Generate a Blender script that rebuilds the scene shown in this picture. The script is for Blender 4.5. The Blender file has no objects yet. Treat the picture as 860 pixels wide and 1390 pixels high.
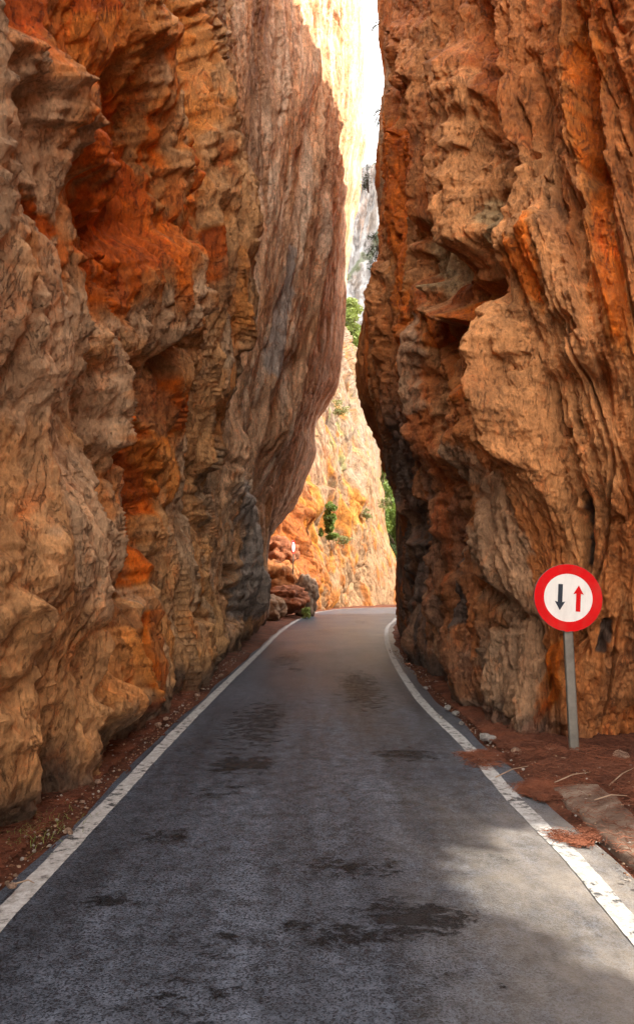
import bpy, math, random
import numpy as np
from mathutils import Vector, Matrix

random.seed(7)
RNG = np.random.default_rng(11)
C = bpy.context.scene.collection
R = math.radians

# ------------------------------------------------------------------ camera
W_PX, H_PX, F_PX, CX, CY = 860.0, 1390.0, 1000.0, 430.0, 650.0
PITCH = math.atan(140 / F_PX)
CAM_H = 1.65
cam_d = bpy.data.cameras.new('camera')
cam = bpy.data.objects.new('camera', cam_d)
C.objects.link(cam)
cam.location = (0, 0, CAM_H)
cam.rotation_euler = (R(90) + PITCH, 0, 0)
cam_d.sensor_fit = 'VERTICAL'
cam_d.sensor_height = 36
cam_d.sensor_width = 36
cam_d.lens = F_PX / H_PX * 36
cam_d.shift_y = (CY - H_PX / 2) / H_PX
cam_d.clip_start = 0.05
cam_d.clip_end = 3000
bpy.context.scene.camera = cam

# ------------------------------------------------------------------ sky, sun, exposure
SUN = Vector((0.75, -0.30, 0.66)).normalized()
sun_el = math.asin(SUN.z)
sun_az = math.atan2(SUN.x, SUN.y)            # clockwise from +Y
world = bpy.data.worlds.new('World')
bpy.context.scene.world = world
world.use_nodes = True
wn, wl = world.node_tree.nodes, world.node_tree.links
bg = wn['Background']
sky = wn.new('ShaderNodeTexSky')
sky.sky_type = 'NISHITA'
sky.sun_disc = False
sky.sun_elevation = sun_el
sky.sun_rotation = sun_az
sky.air_density = 1.0
sky.dust_density = 4.0
sky.ozone_density = 1.0
# thin bright cloud veil over the blue
tcw = wn.new('ShaderNodeTexCoord')
cn = wn.new('ShaderNodeTexNoise'); wl.new(tcw.outputs['Generated'], cn.inputs['Vector'])
cn.inputs['Scale'].default_value = 2.2; cn.inputs['Detail'].default_value = 6
cr = wn.new('ShaderNodeValToRGB'); wl.new(cn.outputs[0], cr.inputs[0])
cr.color_ramp.elements[0].position = .30; cr.color_ramp.elements[0].color = (.62, .62, .62, 1)
cr.color_ramp.elements[1].position = .60; cr.color_ramp.elements[1].color = (.95, .95, .95, 1)
mxw = wn.new('ShaderNodeMix'); mxw.data_type = 'RGBA'
wl.new(cr.outputs[0], mxw.inputs[0]); wl.new(sky.outputs[0], mxw.inputs[6]); mxw.inputs[7].default_value = (11.0, 10.9, 10.8, 1)
wl.new(mxw.outputs[2], bg.inputs[0])
bg.inputs[1].default_value = 0.15
sd = bpy.data.lights.new('sun', 'SUN')
sd.energy = 4.6
sd.angle = R(0.53)
sd.color = (1.0, 0.93, 0.82)
sun = bpy.data.objects.new('sun', sd)
C.objects.link(sun)
sun.rotation_euler = (-SUN).to_track_quat('-Z', 'Y').to_euler()
sun.location = (20, -10, 40)

sc = bpy.context.scene
sc.view_settings.view_transform = 'Standard'
sc.view_settings.look = 'None'
sc.view_settings.gamma = 1
sc.view_settings.use_curve_mapping = False
sc.view_settings.exposure = 1.52
sc.render.engine = 'CYCLES'
sc.cycles.max_bounces = 6
sc.cycles.diffuse_bounces = 4
sc.cycles.glossy_bounces = 2
sc.cycles.use_adaptive_sampling = True
sc.cycles.adaptive_threshold = .03
sc.cycles.transparent_max_bounces = 8
sc.cycles.use_denoising = True

# ------------------------------------------------------------------ pixel helpers (photo 860x1390)
cp, sp = math.cos(PITCH), math.sin(PITCH)
def P(px, py, Y):
    """world point seen at a photo pixel, at world depth Y"""
    a = (px - CX) / F_PX; b = -(py - CY) / F_PX
    dy = cp - sp * b; dz = sp + cp * b
    t = Y / dy
    return np.array([a * t, Y, CAM_H + dz * t])
def G(px, py, z=0.0):
    """world point at a photo pixel on the ground"""
    a = (px - CX) / F_PX; b = -(py - CY) / F_PX
    dy = cp - sp * b; dz = sp + cp * b
    t = (z - CAM_H) / dz
    return np.array([a * t, dy * t, z])
def project(V):
    x, y, z = V[:, 0], V[:, 1], V[:, 2] - CAM_H
    d = cp * y + sp * z; u = -sp * y + cp * z
    d = np.where(d < .1, .1, d)
    return CX + F_PX * x / d, CY - F_PX * u / d

# ------------------------------------------------------------------ numpy noise
def _hash(ix, iy, iz, seed):
    h = (ix.astype(np.uint32) * np.uint32(374761393)
         ^ iy.astype(np.uint32) * np.uint32(668265263)
         ^ iz.astype(np.uint32) * np.uint32(2147483647 - 58)
         ^ np.uint32((seed * 2654435761) & 0xffffffff))
    h = (h ^ (h >> np.uint32(13))) * np.uint32(1274126177)
    h = (h ^ (h >> np.uint32(15))) * np.uint32(2246822519)
    return h ^ (h >> np.uint32(16))

def _chunks(fn, Pn, *a):
    out = np.empty(len(Pn) if fn is not _facet1 else (len(Pn), 2), np.float32)
    n = 160000
    for i in range(0, len(Pn), n):
        out[i:i + n] = fn(Pn[i:i + n], *a)
    return out

def _grad1(p, seed):
    f0 = np.floor(p); fr = (p - f0).astype(np.float32)
    i0 = f0.astype(np.int64)
    w = fr * fr * fr * (fr * (fr * 6 - 15) + 10)
    tot = 0
    for dx in (0, 1):
        wx = w[:, 0] if dx else 1 - w[:, 0]
        for dy in (0, 1):
            wy = w[:, 1] if dy else 1 - w[:, 1]
            for dz in (0, 1):
                wz = w[:, 2] if dz else 1 - w[:, 2]
                h = _hash(i0[:, 0] + dx, i0[:, 1] + dy, i0[:, 2] + dz, seed)
                gx = (h & 1023).astype(np.float32) / 511.5 - 1
                gy = ((h >> 10) & 1023).astype(np.float32) / 511.5 - 1
                gz = ((h >> 20) & 1023).astype(np.float32) / 511.5 - 1
                tot = tot + wx * wy * wz * (gx * (fr[:, 0] - dx) + gy * (fr[:, 1] - dy) + gz * (fr[:, 2] - dz))
    return tot * 1.3
def noise(p, seed=0):
    return _chunks(_grad1, p, seed)
def fbm(p, seed=0, octv=4, gain=.5, lac=2.03):
    s = 0; a = 1
    for k in range(octv):
        s = s + a * noise(p * (lac ** k) + k * 7.3, seed + k); a *= gain
    return s
def ridge(p, seed=0, octv=3, gain=.5):
    s = 0; a = 1
    for k in range(octv):
        s = s + a * (1 - 2.6 * np.abs(noise(p * 2.05 ** k + k * 3.1, seed + k))); a *= gain
    return s
def _facet1(p, seed):
    """fractured-rock facets: upper envelope of tilted domes. returns (height, gap to the next one)"""
    f0 = np.floor(p); i0 = f0.astype(np.int64)
    b1 = np.full(len(p), -9., np.float32); b2 = b1.copy()
    pf = (p - f0).astype(np.float32)
    for dx in (-1, 0, 1):
        for dy in (-1, 0, 1):
            for dz in (-1, 0, 1):
                h = _hash(i0[:, 0] + dx, i0[:, 1] + dy, i0[:, 2] + dz, seed)
                vx = pf[:, 0] - (dx + (h & 1023).astype(np.float32) / 1023.)
                vy = pf[:, 1] - (dy + ((h >> 10) & 1023).astype(np.float32) / 1023.)
                vz = pf[:, 2] - (dz + ((h >> 20) & 1023).astype(np.float32) / 1023.)
                d = vx * vx + vy * vy + vz * vz
                h2 = h * np.uint32(2654435761)
                g = (vx * ((h2 >> 4 & 255).astype(np.float32) / 127.5 - 1) +
                     vy * ((h2 >> 12 & 255).astype(np.float32) / 127.5 - 1) +
                     vz * ((h2 >> 20 & 255).astype(np.float32) / 127.5 - 1)) * 1.05 + \
                     ((h2 >> 24 & 255).astype(np.float32) / 255 - .5) * .7 - .95 * d
                m = g > b1
                b2 = np.where(m, b1, np.maximum(b2, g))
                b1 = np.where(m, g, b1)
    return np.stack([b1 - .25, b1 - b2], 1)
def facet(p, seed=0):
    o = _chunks(_facet1, p, seed)
    return o[:, 0], o[:, 1]
def bedding(t, sharp=.14):
    """asymmetric step profile of tilted beds: slow rise, sharp break"""
    f = t - np.floor(t)
    return np.where(f < 1 - sharp, f / (1 - sharp), (1 - f) / sharp) - .5
def sstep(a, b, x):
    t = np.clip((x - a) / (b - a), 0, 1); return t * t * (3 - 2 * t)
def seg_dist(px, py, pts):
    """distance to polyline and fraction along it"""
    best = np.full(px.shape, 1e9); frac = np.zeros(px.shape)
    n = len(pts) - 1
    for i in range(n):
        ax, ay = pts[i]; bx, by = pts[i + 1]
        dx, dy = bx - ax, by - ay
        t = np.clip(((px - ax) * dx + (py - ay) * dy) / (dx * dx + dy * dy + 1e-9), 0, 1)
        d = np.hypot(px - ax - t * dx, py - ay - t * dy)
        m = d < best
        best = np.where(m, d, best); frac = np.where(m, (i + t) / n, frac)
    return best, frac
def stroke(px, py, pts, w, taper=.15):
    d, f = seg_dist(px, py, pts)
    e = sstep(0, taper, f + .02) * sstep(0, taper, 1.02 - f)
    return np.exp(-(d / w) ** 2) * e
def blob(px, py, cx, cy, rx, ry, ang=0):
    c, s = math.cos(R(ang)), math.sin(R(ang))
    dx, dy = px - cx, py - cy
    u = (dx * c + dy * s) / rx; v = (-dx * s + dy * c) / ry
    return np.exp(-(u * u + v * v) ** 1.5)

# ------------------------------------------------------------------ object helpers
def tag(o, label=None, cat=None, group=None, kind=None):
    if label: o['label'] = label
    if cat: o['category'] = cat
    if group: o['group'] = group
    if kind: o['kind'] = kind
    return o
def empty(name, loc=(0, 0, 0), rz=0.0):
    o = bpy.data.objects.new(name, None); C.objects.link(o)
    o.location = loc; o.rotation_euler = (0, 0, rz); o.empty_display_size = .2
    return o
def mesh_obj(name, V, F, mat, parent=None, col=None, smooth=True, loc=None):
    """V (n,3) array; F (m,3|4) int array or list of faces"""
    me = bpy.data.meshes.new(name)
    V = np.asarray(V, np.float32)
    if isinstance(F, np.ndarray):
        k = F.shape[1]
        me.vertices.add(len(V)); me.vertices.foreach_set('co', V.ravel())
        me.loops.add(F.size); me.loops.foreach_set('vertex_index', F.astype(np.int32).ravel())
        me.polygons.add(len(F))
        me.polygons.foreach_set('loop_start', np.arange(0, F.size, k, dtype=np.int32))
        me.polygons.foreach_set('loop_total', np.full(len(F), k, np.int32))
        me.update(calc_edges=True)
    else:
        me.from_pydata([tuple(map(float, v)) for v in V], [], F); me.update()
    if smooth is not None:
        me.polygons.foreach_set('use_smooth', np.full(len(me.polygons), bool(smooth)))
    if col is not None:
        at = me.color_attributes.new('tint', 'FLOAT_COLOR', 'POINT')
        c4 = np.ones((len(V), 4), np.float32); c4[:, :3] = np.clip(col, 0, 1)
        at.data.foreach_set('color', c4.ravel())
    me.materials.append(mat)
    o = bpy.data.objects.new(name, me); C.objects.link(o)
    if parent is not None: o.parent = parent
    if loc is not None: o.location = loc
    return o
def grid_faces(nr, nc, flip=False):
    i = np.arange(nr - 1)[:, None] * nc + np.arange(nc - 1)[None, :]
    i = i.ravel()
    f = np.stack([i, i + 1, i + nc + 1, i + nc], 1)
    return f[:, ::-1].copy() if flip else f

# ------------------------------------------------------------------ materials
def new_mat(name):
    m = bpy.data.materials.new(name); m.use_nodes = True
    nt = m.node_tree
    return m, nt, nt.nodes, nt.links, nt.nodes['Principled BSDF']
def ramp(N, L, src, stops):
    r = N.new('ShaderNodeValToRGB'); L.new(src, r.inputs[0])
    e = r.color_ramp.elements
    while len(e) < len(stops): e.new(.5)
    for k, (p, c) in enumerate(stops):
        e[k].position = p; e[k].color = (*c, 1) if len(c) == 3 else c
    return r.outputs[0]
def tex(N, L, co, scale, detail=6, rough=.6, kind='ShaderNodeTexNoise', dist=0):
    t = N.new(kind); L.new(co, t.inputs['Vector'])
    t.inputs['Scale'].default_value = scale
    if 'Detail' in t.inputs: t.inputs['Detail'].default_value = detail
    if kind == 'ShaderNodeTexNoise':
        t.inputs['Roughness'].default_value = rough; t.inputs['Distortion'].default_value = dist
    return t
def mapping(N, L, src, scale=(1, 1, 1), rot=(0, 0, 0)):
    m = N.new('ShaderNodeMapping'); L.new(src, m.inputs[0])
    m.inputs['Scale'].default_value = scale; m.inputs['Rotation'].default_value = rot
    return m.outputs[0]
def mixc(N, L, f, a, b, mode='MIX'):
    m = N.new('ShaderNodeMix'); m.data_type = 'RGBA'; m.blend_type = mode
    for s, v in ((m.inputs[0], f), (m.inputs[6], a), (m.inputs[7], b)):
        if hasattr(v, 'is_linked'): L.new(v, s)
        elif isinstance(v, (int, float)): s.default_value = v
        else: s.default_value = (*v, 1)
    return m.outputs[2]
def math_n(N, L, op, a, b=0.0):
    m = N.new('ShaderNodeMath'); m.operation = op
    for s, v in ((m.inputs[0], a), (m.inputs[1], b)):
        if hasattr(v, 'is_linked'): L.new(v, s)
        else: s.default_value = v
    return m.outputs[0]
def bump(N, L, h, strength, dist, prev=None):
    b = N.new('ShaderNodeBump'); L.new(h, b.inputs['Height'])
    b.inputs['Strength'].default_value = strength; b.inputs['Distance'].default_value = dist
    if prev is not None: L.new(prev, b.inputs['Normal'])
    return b.outputs[0]

def rock_mat(name, fine=1.0, stretch=.55, spec=.25):
    m, nt, N, L, B = new_mat(name)
    co = N.new('ShaderNodeTexCoord').outputs['Object']
    mc = mapping(N, L, co, (1, 1, stretch))
    at = N.new('ShaderNodeAttribute'); at.attribute_name = 'tint'
    n1 = tex(N, L, mc, 9 * fine, 10, .68).outputs[0]
    n2 = tex(N, L, mc, 38 * fine, 6, .7).outputs[0]
    v = tex(N, L, mc, 16 * fine, kind='ShaderNodeTexVoronoi')
    v.feature = 'DISTANCE_TO_EDGE'
    # mottling of the mineral colour
    c1 = ramp(N, L, n1, [(.28, (.62, .58, .55)), (.5, (1, 1, 1)), (.72, (1.42, 1.38, 1.34))])
    c = mixc(N, L, 1.0, at.outputs['Color'], c1, 'MULTIPLY')
    c2 = ramp(N, L, n2, [(.3, (.66, .64, .62)), (.5, (1, 1, 1)), (.7, (1.38, 1.34, 1.28))])
    c = mixc(N, L, 1.0, c, c2, 'MULTIPLY')
    # rusty and pale grains, and thin dark veins
    n3 = tex(N, L, mc, 3.6 * fine, 9, .74, dist=.6).outputs[0]
    c = mixc(N, L, ramp(N, L, n3, [(.54, (0, 0, 0)), (.68, (.6, .6, .6))]), c, mixc(N, L, 1.0, c, (1.35, .78, .45), 'MULTIPLY'))
    c = mixc(N, L, ramp(N, L, n3, [(.30, (.6, .6, .6)), (.44, (0, 0, 0))]), c, mixc(N, L, 1.0, c, (1.15, 1.22, 1.28), 'MULTIPLY'))
    vn = tex(N, L, mapping(N, L, co, (1, 1, stretch * .6)), 5.5 * fine, 8, .66, dist=1.2).outputs[0]
    vein = ramp(N, L, math_n(N, L, 'ABSOLUTE', math_n(N, L, 'SUBTRACT', vn, .5)), [(0, (1, 1, 1)), (.016, (0, 0, 0))])
    vein = math_n(N, L, 'MULTIPLY', vein, ramp(N, L, n3, [(.42, (0, 0, 0)), (.55, (1, 1, 1))]))
    c = mixc(N, L, math_n(N, L, 'MULTIPLY', vein, .6), c, (.05, .028, .018))
    L.new(c, B.inputs['Base Color'])
    B.inputs['Roughness'].default_value = .78
    B.inputs['Specular IOR Level'].default_value = spec
    b = bump(N, L, n1, 1.0, .05 / fine)
    vr = ramp(N, L, v.outputs['Distance'], [(0, (0, 0, 0)), (.06, (1, 1, 1))])
    b = bump(N, L, vr, .25, .006 / fine, b)
    b = bump(N, L, n2, .8, .014 / fine, b)
    b = bump(N, L, math_n(N, L, 'SUBTRACT', 1.0, vein), .8, .03 / fine, b)
    L.new(b, B.inputs['Normal'])
    return m

M_rock = rock_mat('canyon_rock')
M_rock_far = rock_mat('sunlit_rock', .45)
M_rock_mtn = rock_mat('mountain_rock', .05, .3)

# ------------------------------------------------------------------ column-net surface
def col_curve(knots, n, nup, ztop, lean=(0, 0)):
    """knots from base up; each ('p',px,py,Y) / ('w',x,y,z) -> n rows + nup rows above"""
    pts = []; vs = []
    for k in knots:
        if k[0] == 'p': pts.append(P(k[1], k[2], k[3])); vs.append(k[2])
        elif k[0] == 'g': pts.append(G(k[1], k[2])); vs.append(k[2])
        else: pts.append(np.array(k[1:4], float)); vs.append(k[4])
    pts = np.array(pts); vs = np.array(vs, float)
    v = (vs[0] - vs) / (vs[0] - vs[-1])
    t = np.linspace(0, 1, n)
    out = np.empty((n, 3))
    # cubic hermite (finite-difference, monotone-ish)
    m = np.gradient(pts, v, axis=0) if len(v) > 2 else np.repeat((pts[1:] - pts[:1]) / (v[1] - v[0]), 2, 0)
    idx = np.clip(np.searchsorted(v, t, side='right') - 1, 0, len(v) - 2)
    h = (v[idx + 1] - v[idx])[:, None]; s = ((t - v[idx])[:, None]) / h
    out = ((2 * s**3 - 3 * s**2 + 1) * pts[idx] + (s**3 - 2 * s**2 + s) * h * m[idx]
           + (-2 * s**3 + 3 * s**2) * pts[idx + 1] + (s**3 - s**2) * h * m[idx + 1])
    top = out[-1]
    k = np.linspace(0, 1, nup + 1)[1:, None]
    zt = max(ztop, top[2] + 2)
    up = np.hstack([top[0] + lean[0] * k**1.5 * (zt - top[2]) / 10, top[1] + lean[1] * k**1.5 * (zt - top[2]) / 10,
                    top[2] + (zt - top[2]) * k])
    return np.vstack([out, up])
def net(cols, weights):
    """cols: list of (rows,3); Catmull-Rom across columns"""
    A = np.array(cols)                      # (nc, rows, 3)
    n = len(A); res = []; uu = []
    Tg = np.empty_like(A)
    d = np.linalg.norm(np.diff(A, axis=0), axis=2).mean(1) + 1e-3
    Tg[0] = (A[1] - A[0]) / d[0]; Tg[-1] = (A[-1] - A[-2]) / d[-1]
    for i in range(1, n - 1):
        a = (A[i] - A[i-1]) / d[i-1]; b = (A[i+1] - A[i]) / d[i]
        Tg[i] = (a * d[i] + b * d[i-1]) / (d[i] + d[i-1])
    for i in range(n - 1):
        m = weights[i]
        for k in range(m):
            s = k / m; h = d[i]
            res.append((2*s**3 - 3*s**2 + 1) * A[i] + (s**3 - 2*s**2 + s) * h * Tg[i]
                       + (-2*s**3 + 3*s**2) * A[i+1] + (s**3 - s**2) * h * Tg[i+1])
            uu.append(i + s)
    res.append(A[-1]); uu.append(n - 1)
    return np.array(res).transpose(1, 0, 2), np.array(uu)   # (rows, ncols, 3)
def normals(S):
    du = np.gradient(S, axis=1); dv = np.gradient(S, axis=0)
    N = np.cross(du, dv); N /= np.linalg.norm(N, axis=2, keepdims=True) + 1e-9
    return N

def mix(a, b, t):
    return a + (b - a) * t[..., None]
def vivid(c, k=1.13, g=1.12):
    l = c.mean(1, keepdims=True); return np.clip((l + (c - l) * k) * g, .004, .85)
TAN = np.array([.42, .225, .105]); GREY = np.array([.37, .245, .150]); RUST = np.array([.36, .078, .014])
ORANGE = np.array([.45, .17, .048]); BROWN = np.array([.20, .095, .045]); PINK = np.array([.64, .385, .235])
PALE = np.array([.66, .49, .35]); BLACK = np.array([.055, .042, .034]); COOL = np.array([.30, .27, .24])

# ------------------------------------------------------------------ left cliff
NR, NU = 1080, 90
def on(px, py, Y): return ('p', px, py, Y)
left_cols = [
    [('w', -7.0, -9.0, -.2, 1), ('w', -7.0, -9.0, 9, 0)],
    [('w', -3.2, -1.5, -.2, 1), ('w', -3.0, -1.5, 7, 0)],
    [('w', -2.25, 2.2, -.2, 1), ('w', -2.1, 2.2, 6, 0)],
    [('g', 0, 1140), on(0, 900, 4.75), on(0, 600, 4.7), on(0, 300, 4.6), on(0, 0, 4.45), on(0, -60, 4.4)],
    [('g', 118, 1058), on(112, 850, 6.55), on(104, 600, 6.7), on(118, 350, 7.0), on(112, 180, 6.7), on(105, 0, 6.4), on(105, -60, 6.3)],
    [('g', 200, 985), on(192, 850, 8.8), on(186, 650, 9.0), on(210, 480, 9.2), on(232, 350, 9.3), on(212, 150, 8.9), on(196, 0, 8.6), on(196, -60, 8.5)],
    [('g', 262, 938), on(256, 800, 11.6), on(262, 650, 11.8), on(290, 530, 11.8), on(318, 420, 11.6), on(323, 340, 11.4), on(302, 170, 11.1), on(274, 0, 11.0), on(270, -60, 11.0)],
    [('g', 290, 912), on(280, 800, 14.2), on(284, 650, 15.0), on(300, 530, 15.2), on(318, 420, 15.2), on(326, 340, 15.2), on(318, 170, 14.8), on(306, 0, 14.6), on(306, -60, 14.6)],
    [('g', 325, 880), on(318, 780, 18.2), on(330, 650, 18.8), on(358, 500, 19.0), on(385, 340, 19.2), on(400, 170, 19.0), on(405, 0, 18.8), on(406, -60, 18.8)],
    [('g', 352, 856), on(352, 800, 23.2), on(354, 745, 23.6), on(375, 650, 23.4), on(405, 560, 23), on(425, 450, 22.6), on(445, 330, 22.2), on(464, 170, 21.5), on(468, 0, 21), on(468, -60, 21)],
    [('g', 363, 846), on(369, 801, 27.3), on(371, 745, 27.2), on(376, 724, 27), on(394, 700, 26.8), on(409, 680, 26.6), on(421, 650, 26.3), on(434, 615, 26),
     on(434, 577, 25.7), on(444, 550, 25.5), on(462, 521, 25.3), on(467, 500, 25.2), on(470, 427, 24.8), on(471, 363, 24.5), on(478, 311, 24.2), on(482, 277, 24),
     on(487, 260, 23.8), on(490, 215, 23.6), on(496, 178, 23.4), on(492, 159, 23.3), on(493, 84, 23), on(491, 0, 22.7), on(491, -60, 22.5)],
    [('w', -4.2, 31.5, -.2, 1), ('w', -3.4, 31.5, 3, .8), ('w', -1.2, 31.0, 8, .6), ('w', 0.2, 29.5, 16, .3), ('w', 0.6, 28.5, 23, 0)],
    [('w', -9.0, 34.5, -.2, 1), ('w', -8.0, 35, 12, .5), ('w', -6.5, 36, 24, 0)],
    [('w', -20., 38, -.2, 1), ('w', -20., 39, 26, 0)],
]
lw = [24, 30, 60, 150, 130, 110, 60, 120, 120, 70, 40, 24, 14]
ZT = 27
curves = [col_curve(k, NR, NU, 0 if i > 6 else 26, (-1.2 if i > 6 else -4.0, 0)) for i, k in enumerate(left_cols)]
S, uu = net(curves, lw)
nr, nc = S.shape[:2]
Nn = normals(S)
if Nn[:, nc // 2, 0].mean() < 0: Nn = -Nn
V = S.reshape(-1, 3); Nf = Nn.reshape(-1, 3)
px, py = project(V)
U = np.repeat(uu[None, :], nr, 0).ravel()
Yc = V[:, 1]
slab = sstep(6.6, 7.4, U) * (1 - .55 * sstep(640, 760, py))     # the smooth leaning slab
# arc-length like coordinate across the columns
Sl = np.concatenate([[0], np.cumsum(np.linalg.norm(np.diff(S[NR // 2], axis=0), axis=1))])
SA = np.repeat(Sl[None, :], nr, 0).ravel()
Q = np.stack([V[:, 0], V[:, 1] + V[:, 2] * .22, V[:, 2] * .20], 1)
wq = np.stack([noise(Q * .8, 91), noise(Q * .8, 92), noise(Q * .8, 93)], 1) * .45
Qw = Q + wq
strip = np.stack([SA * 1.0, V[:, 2] * .13, np.zeros_like(SA)], 1)
big = fbm(Q * .55, 1, 3)
f1, e1 = facet(Qw * 1.15, 5)
f2, e2 = facet(Qw * 2.9 + 3, 6)
f3, e3 = facet(Qw * 7.5, 7)
r1 = ridge(Qw * np.array([1, 1, .6]) * 1.3, 21, 3)
n_m = fbm(Qw * 3.0, 31, 4, .55)
n_f = fbm(Qw * 12, 41, 3, .6)
st1 = ridge(strip * 1.1 + wq * .25, 51, 4, .6)
st2 = fbm(strip * 3.7 + wq * .3, 61, 3)
f4, e4 = facet(V * np.array([1, 1, .8]) * 15 + wq * 3, 8)
f5, e5 = facet(Qw * np.array([1, 1, .7]) * 4.6 + 9, 9)
fz = noise(Qw * np.array([1, 1, .7]) * 1.9, 71); fz2 = noise(Qw * 4.3, 72)
fiss = np.exp(-(fz / .025) ** 2) * sstep(-.1, .3, noise(Q * 1.2, 73)); fiss2 = np.exp(-(fz2 / .035) ** 2) * sstep(0, .35, noise(Q * 2.1, 74))
bd1 = bedding((V[:, 1] * .75 + V[:, 2] * .42) * 1.05 + 1.5 * noise(Q * .9, 81) + .35 * n_m) * (.5 + sstep(-.3, .3, noise(Q * .8, 82)))
bd2 = bedding((V[:, 1] * .8 + V[:, 2] * .40) * 3.1 + 1.6 * noise(Q * 1.6, 83) + .8 * n_m) * sstep(-.25, .35, noise(Q * 1.7, 84))
bd3 = bedding((V[:, 1] * .5 - V[:, 2] * .8) * 2.0 + 1.8 * noise(Q * 1.5, 85) + .8 * n_m) * sstep(.0, .4, noise(Q * 1.3, 86))
rough = (.17 * bd1 + .085 * bd2 + .035 * bd3 + .24 * big + .30 * f1 - .22 * f2 + .11 * f3 + .13 * f5 - .13 * fiss - .06 * fiss2 - .030 * f4 + .05 * r1 + .07 * n_m + .026 * n_f
         - .07 * np.exp(-e1 / .06))
bs1 = bedding(SA * .62 + V[:, 2] * .05 + .8 * noise(Q * .8, 87) + .25 * n_m, .2)
bs2 = bedding(SA * 1.7 + V[:, 2] * .10 + 1.2 * noise(Q * 1.3, 88) + .5 * n_m) * sstep(-.3, .3, noise(Q * 1.4, 89))
smooth_s = .15 * bs1 + .08 * bs2 + .22 * big * .6 + .07 * st1 + .03 * st2 - .10 * sstep(.42, .6, noise(V * np.array([.9, .9, .45]), 90)) - .05 * f2 + .03 * f3 + .04 * f5 - .012 * f4 - .08 * fiss + .05 * n_m + .02 * n_f
d = rough * (1 - slab) + smooth_s * slab
sc_far = np.clip(Yc / 9, .8, 1.5)
d = d * (1 - .65 * sstep(8.8, 9.8, U)) - .06 * sstep(9, 10, U) * (U < 11) - .16 * sstep(9, 10, U) * (U < 11) * sstep(380, 520, py) * sstep(860, 760, py)
vis = (U > 2.5) & (U < 10.3)
def near(lo, hi): return ((U > lo) & (U < hi)).astype(float)
wob = 14 * noise(np.stack([px / 45, py / 45, 0 * px], 1), 77) + 6 * noise(np.stack([px / 14, py / 14, 0 * px], 1), 78)
wx, wy = px + wob, py + 14 * noise(np.stack([px / 45, py / 45, 0 * px + 9], 1), 79)
nm = near(2.5, 6.4); fm = near(6.2, 10.2)
# ridges & recesses of the near mass
d += nm * .42 * stroke(wx, wy, [(165, -40), (178, 60), (195, 150), (222, 230), (238, 320), (232, 400), (205, 470), (175, 540)], 16)
d -= nm * .42 * stroke(wx, wy, [(140, 60), (150, 130), (160, 200), (165, 280), (150, 350)], 42)
d -= nm * .50 * stroke(wx, wy, [(232, -40), (240, 60), (245, 150), (250, 230), (245, 300), (250, 400), (235, 450)], 17)
d += nm * .22 * stroke(wx, wy, [(262, -40), (272, 80), (285, 200), (300, 300)], 12)
d += nm * .34 * stroke(wx, wy, [(-20, 30), (25, 90), (60, 170), (95, 230), (110, 290)], 20)
d += nm * .16 * blob(wx, wy, 50, 420, 70, 120)
d -= nm * .22 * stroke(wx, wy, [(-10, 190), (15, 260), (35, 330), (50, 400)], 9)
d -= nm * .16 * stroke(wx, wy, [(68, 290), (75, 380), (74, 470), (82, 540)], 7)
d -= nm * .26 * stroke(wx, wy, [(112, 280), (125, 340), (145, 380), (150, 450), (150, 500)], 9)
d += nm * .34 * blob(wx, wy, 205, 385, 42, 75, 15)
d -= nm * .55 * stroke(wx, wy, [(258, 440), (225, 465), (185, 500), (165, 560), (160, 640)], 20)
d += nm * .30 * stroke(wx, wy, [(95, 430), (120, 500), (140, 560), (135, 620)], 22)
d -= nm * .34 * stroke(wx, wy, [(175, 600), (176, 680), (172, 760), (178, 830)], 14)
d += nm * .20 * blob(wx, wy, 205, 640, 20, 70)
d -= nm * .30 * blob(wx, wy, 112, 668, 26, 34)
d -= nm * .62 * blob(wx, wy, 138, 850, 24, 52)
d -= nm * .30 * blob(wx, wy, 128, 800, 20, 22)
d += nm * .28 * blob(wx, wy, 150, 965, 40, 34)
d += nm * .26 * blob(wx, wy, 40, 760, 62, 110)
d -= nm * .35 * stroke(wx, wy, [(262, 620), (262, 700), (268, 780), (270, 850)], 9)
d -= nm * .30 * stroke(wx, wy, [(215, 740), (210, 800), (205, 870)], 8)
# far mass: pillars at the foot of the slab, slits, grey lobes
d += fm * .42 * stroke(wx, wy, [(300, 560), (305, 650), (325, 715), (330, 790), (335, 850)], 13)
d -= fm * .55 * stroke(wx, wy, [(307, 765), (309, 810), (312, 850)], 6)
d -= fm * .35 * stroke(px, py, [(345, 700), (352, 640), (372, 560), (395, 470)], 8)
d += fm * .22 * stroke(px, py, [(365, 640), (400, 520), (425, 400), (440, 250)], 10)
d -= fm * .30 * stroke(px, py, [(332, 640), (355, 520), (390, 380), (412, 240), (430, 100)], 8)
d += fm * .15 * stroke(px, py, [(352, 560), (385, 420), (410, 300), (455, 60)], 8)
d -= fm * .22 * stroke(px, py, [(330, 330), (345, 250), (350, 120), (352, 0)], 18)
# rock right at the foot is undercut a little
d -= .12 * sstep(.5, 0, V[:, 2])
V2 = V + Nf * d[:, None]
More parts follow.
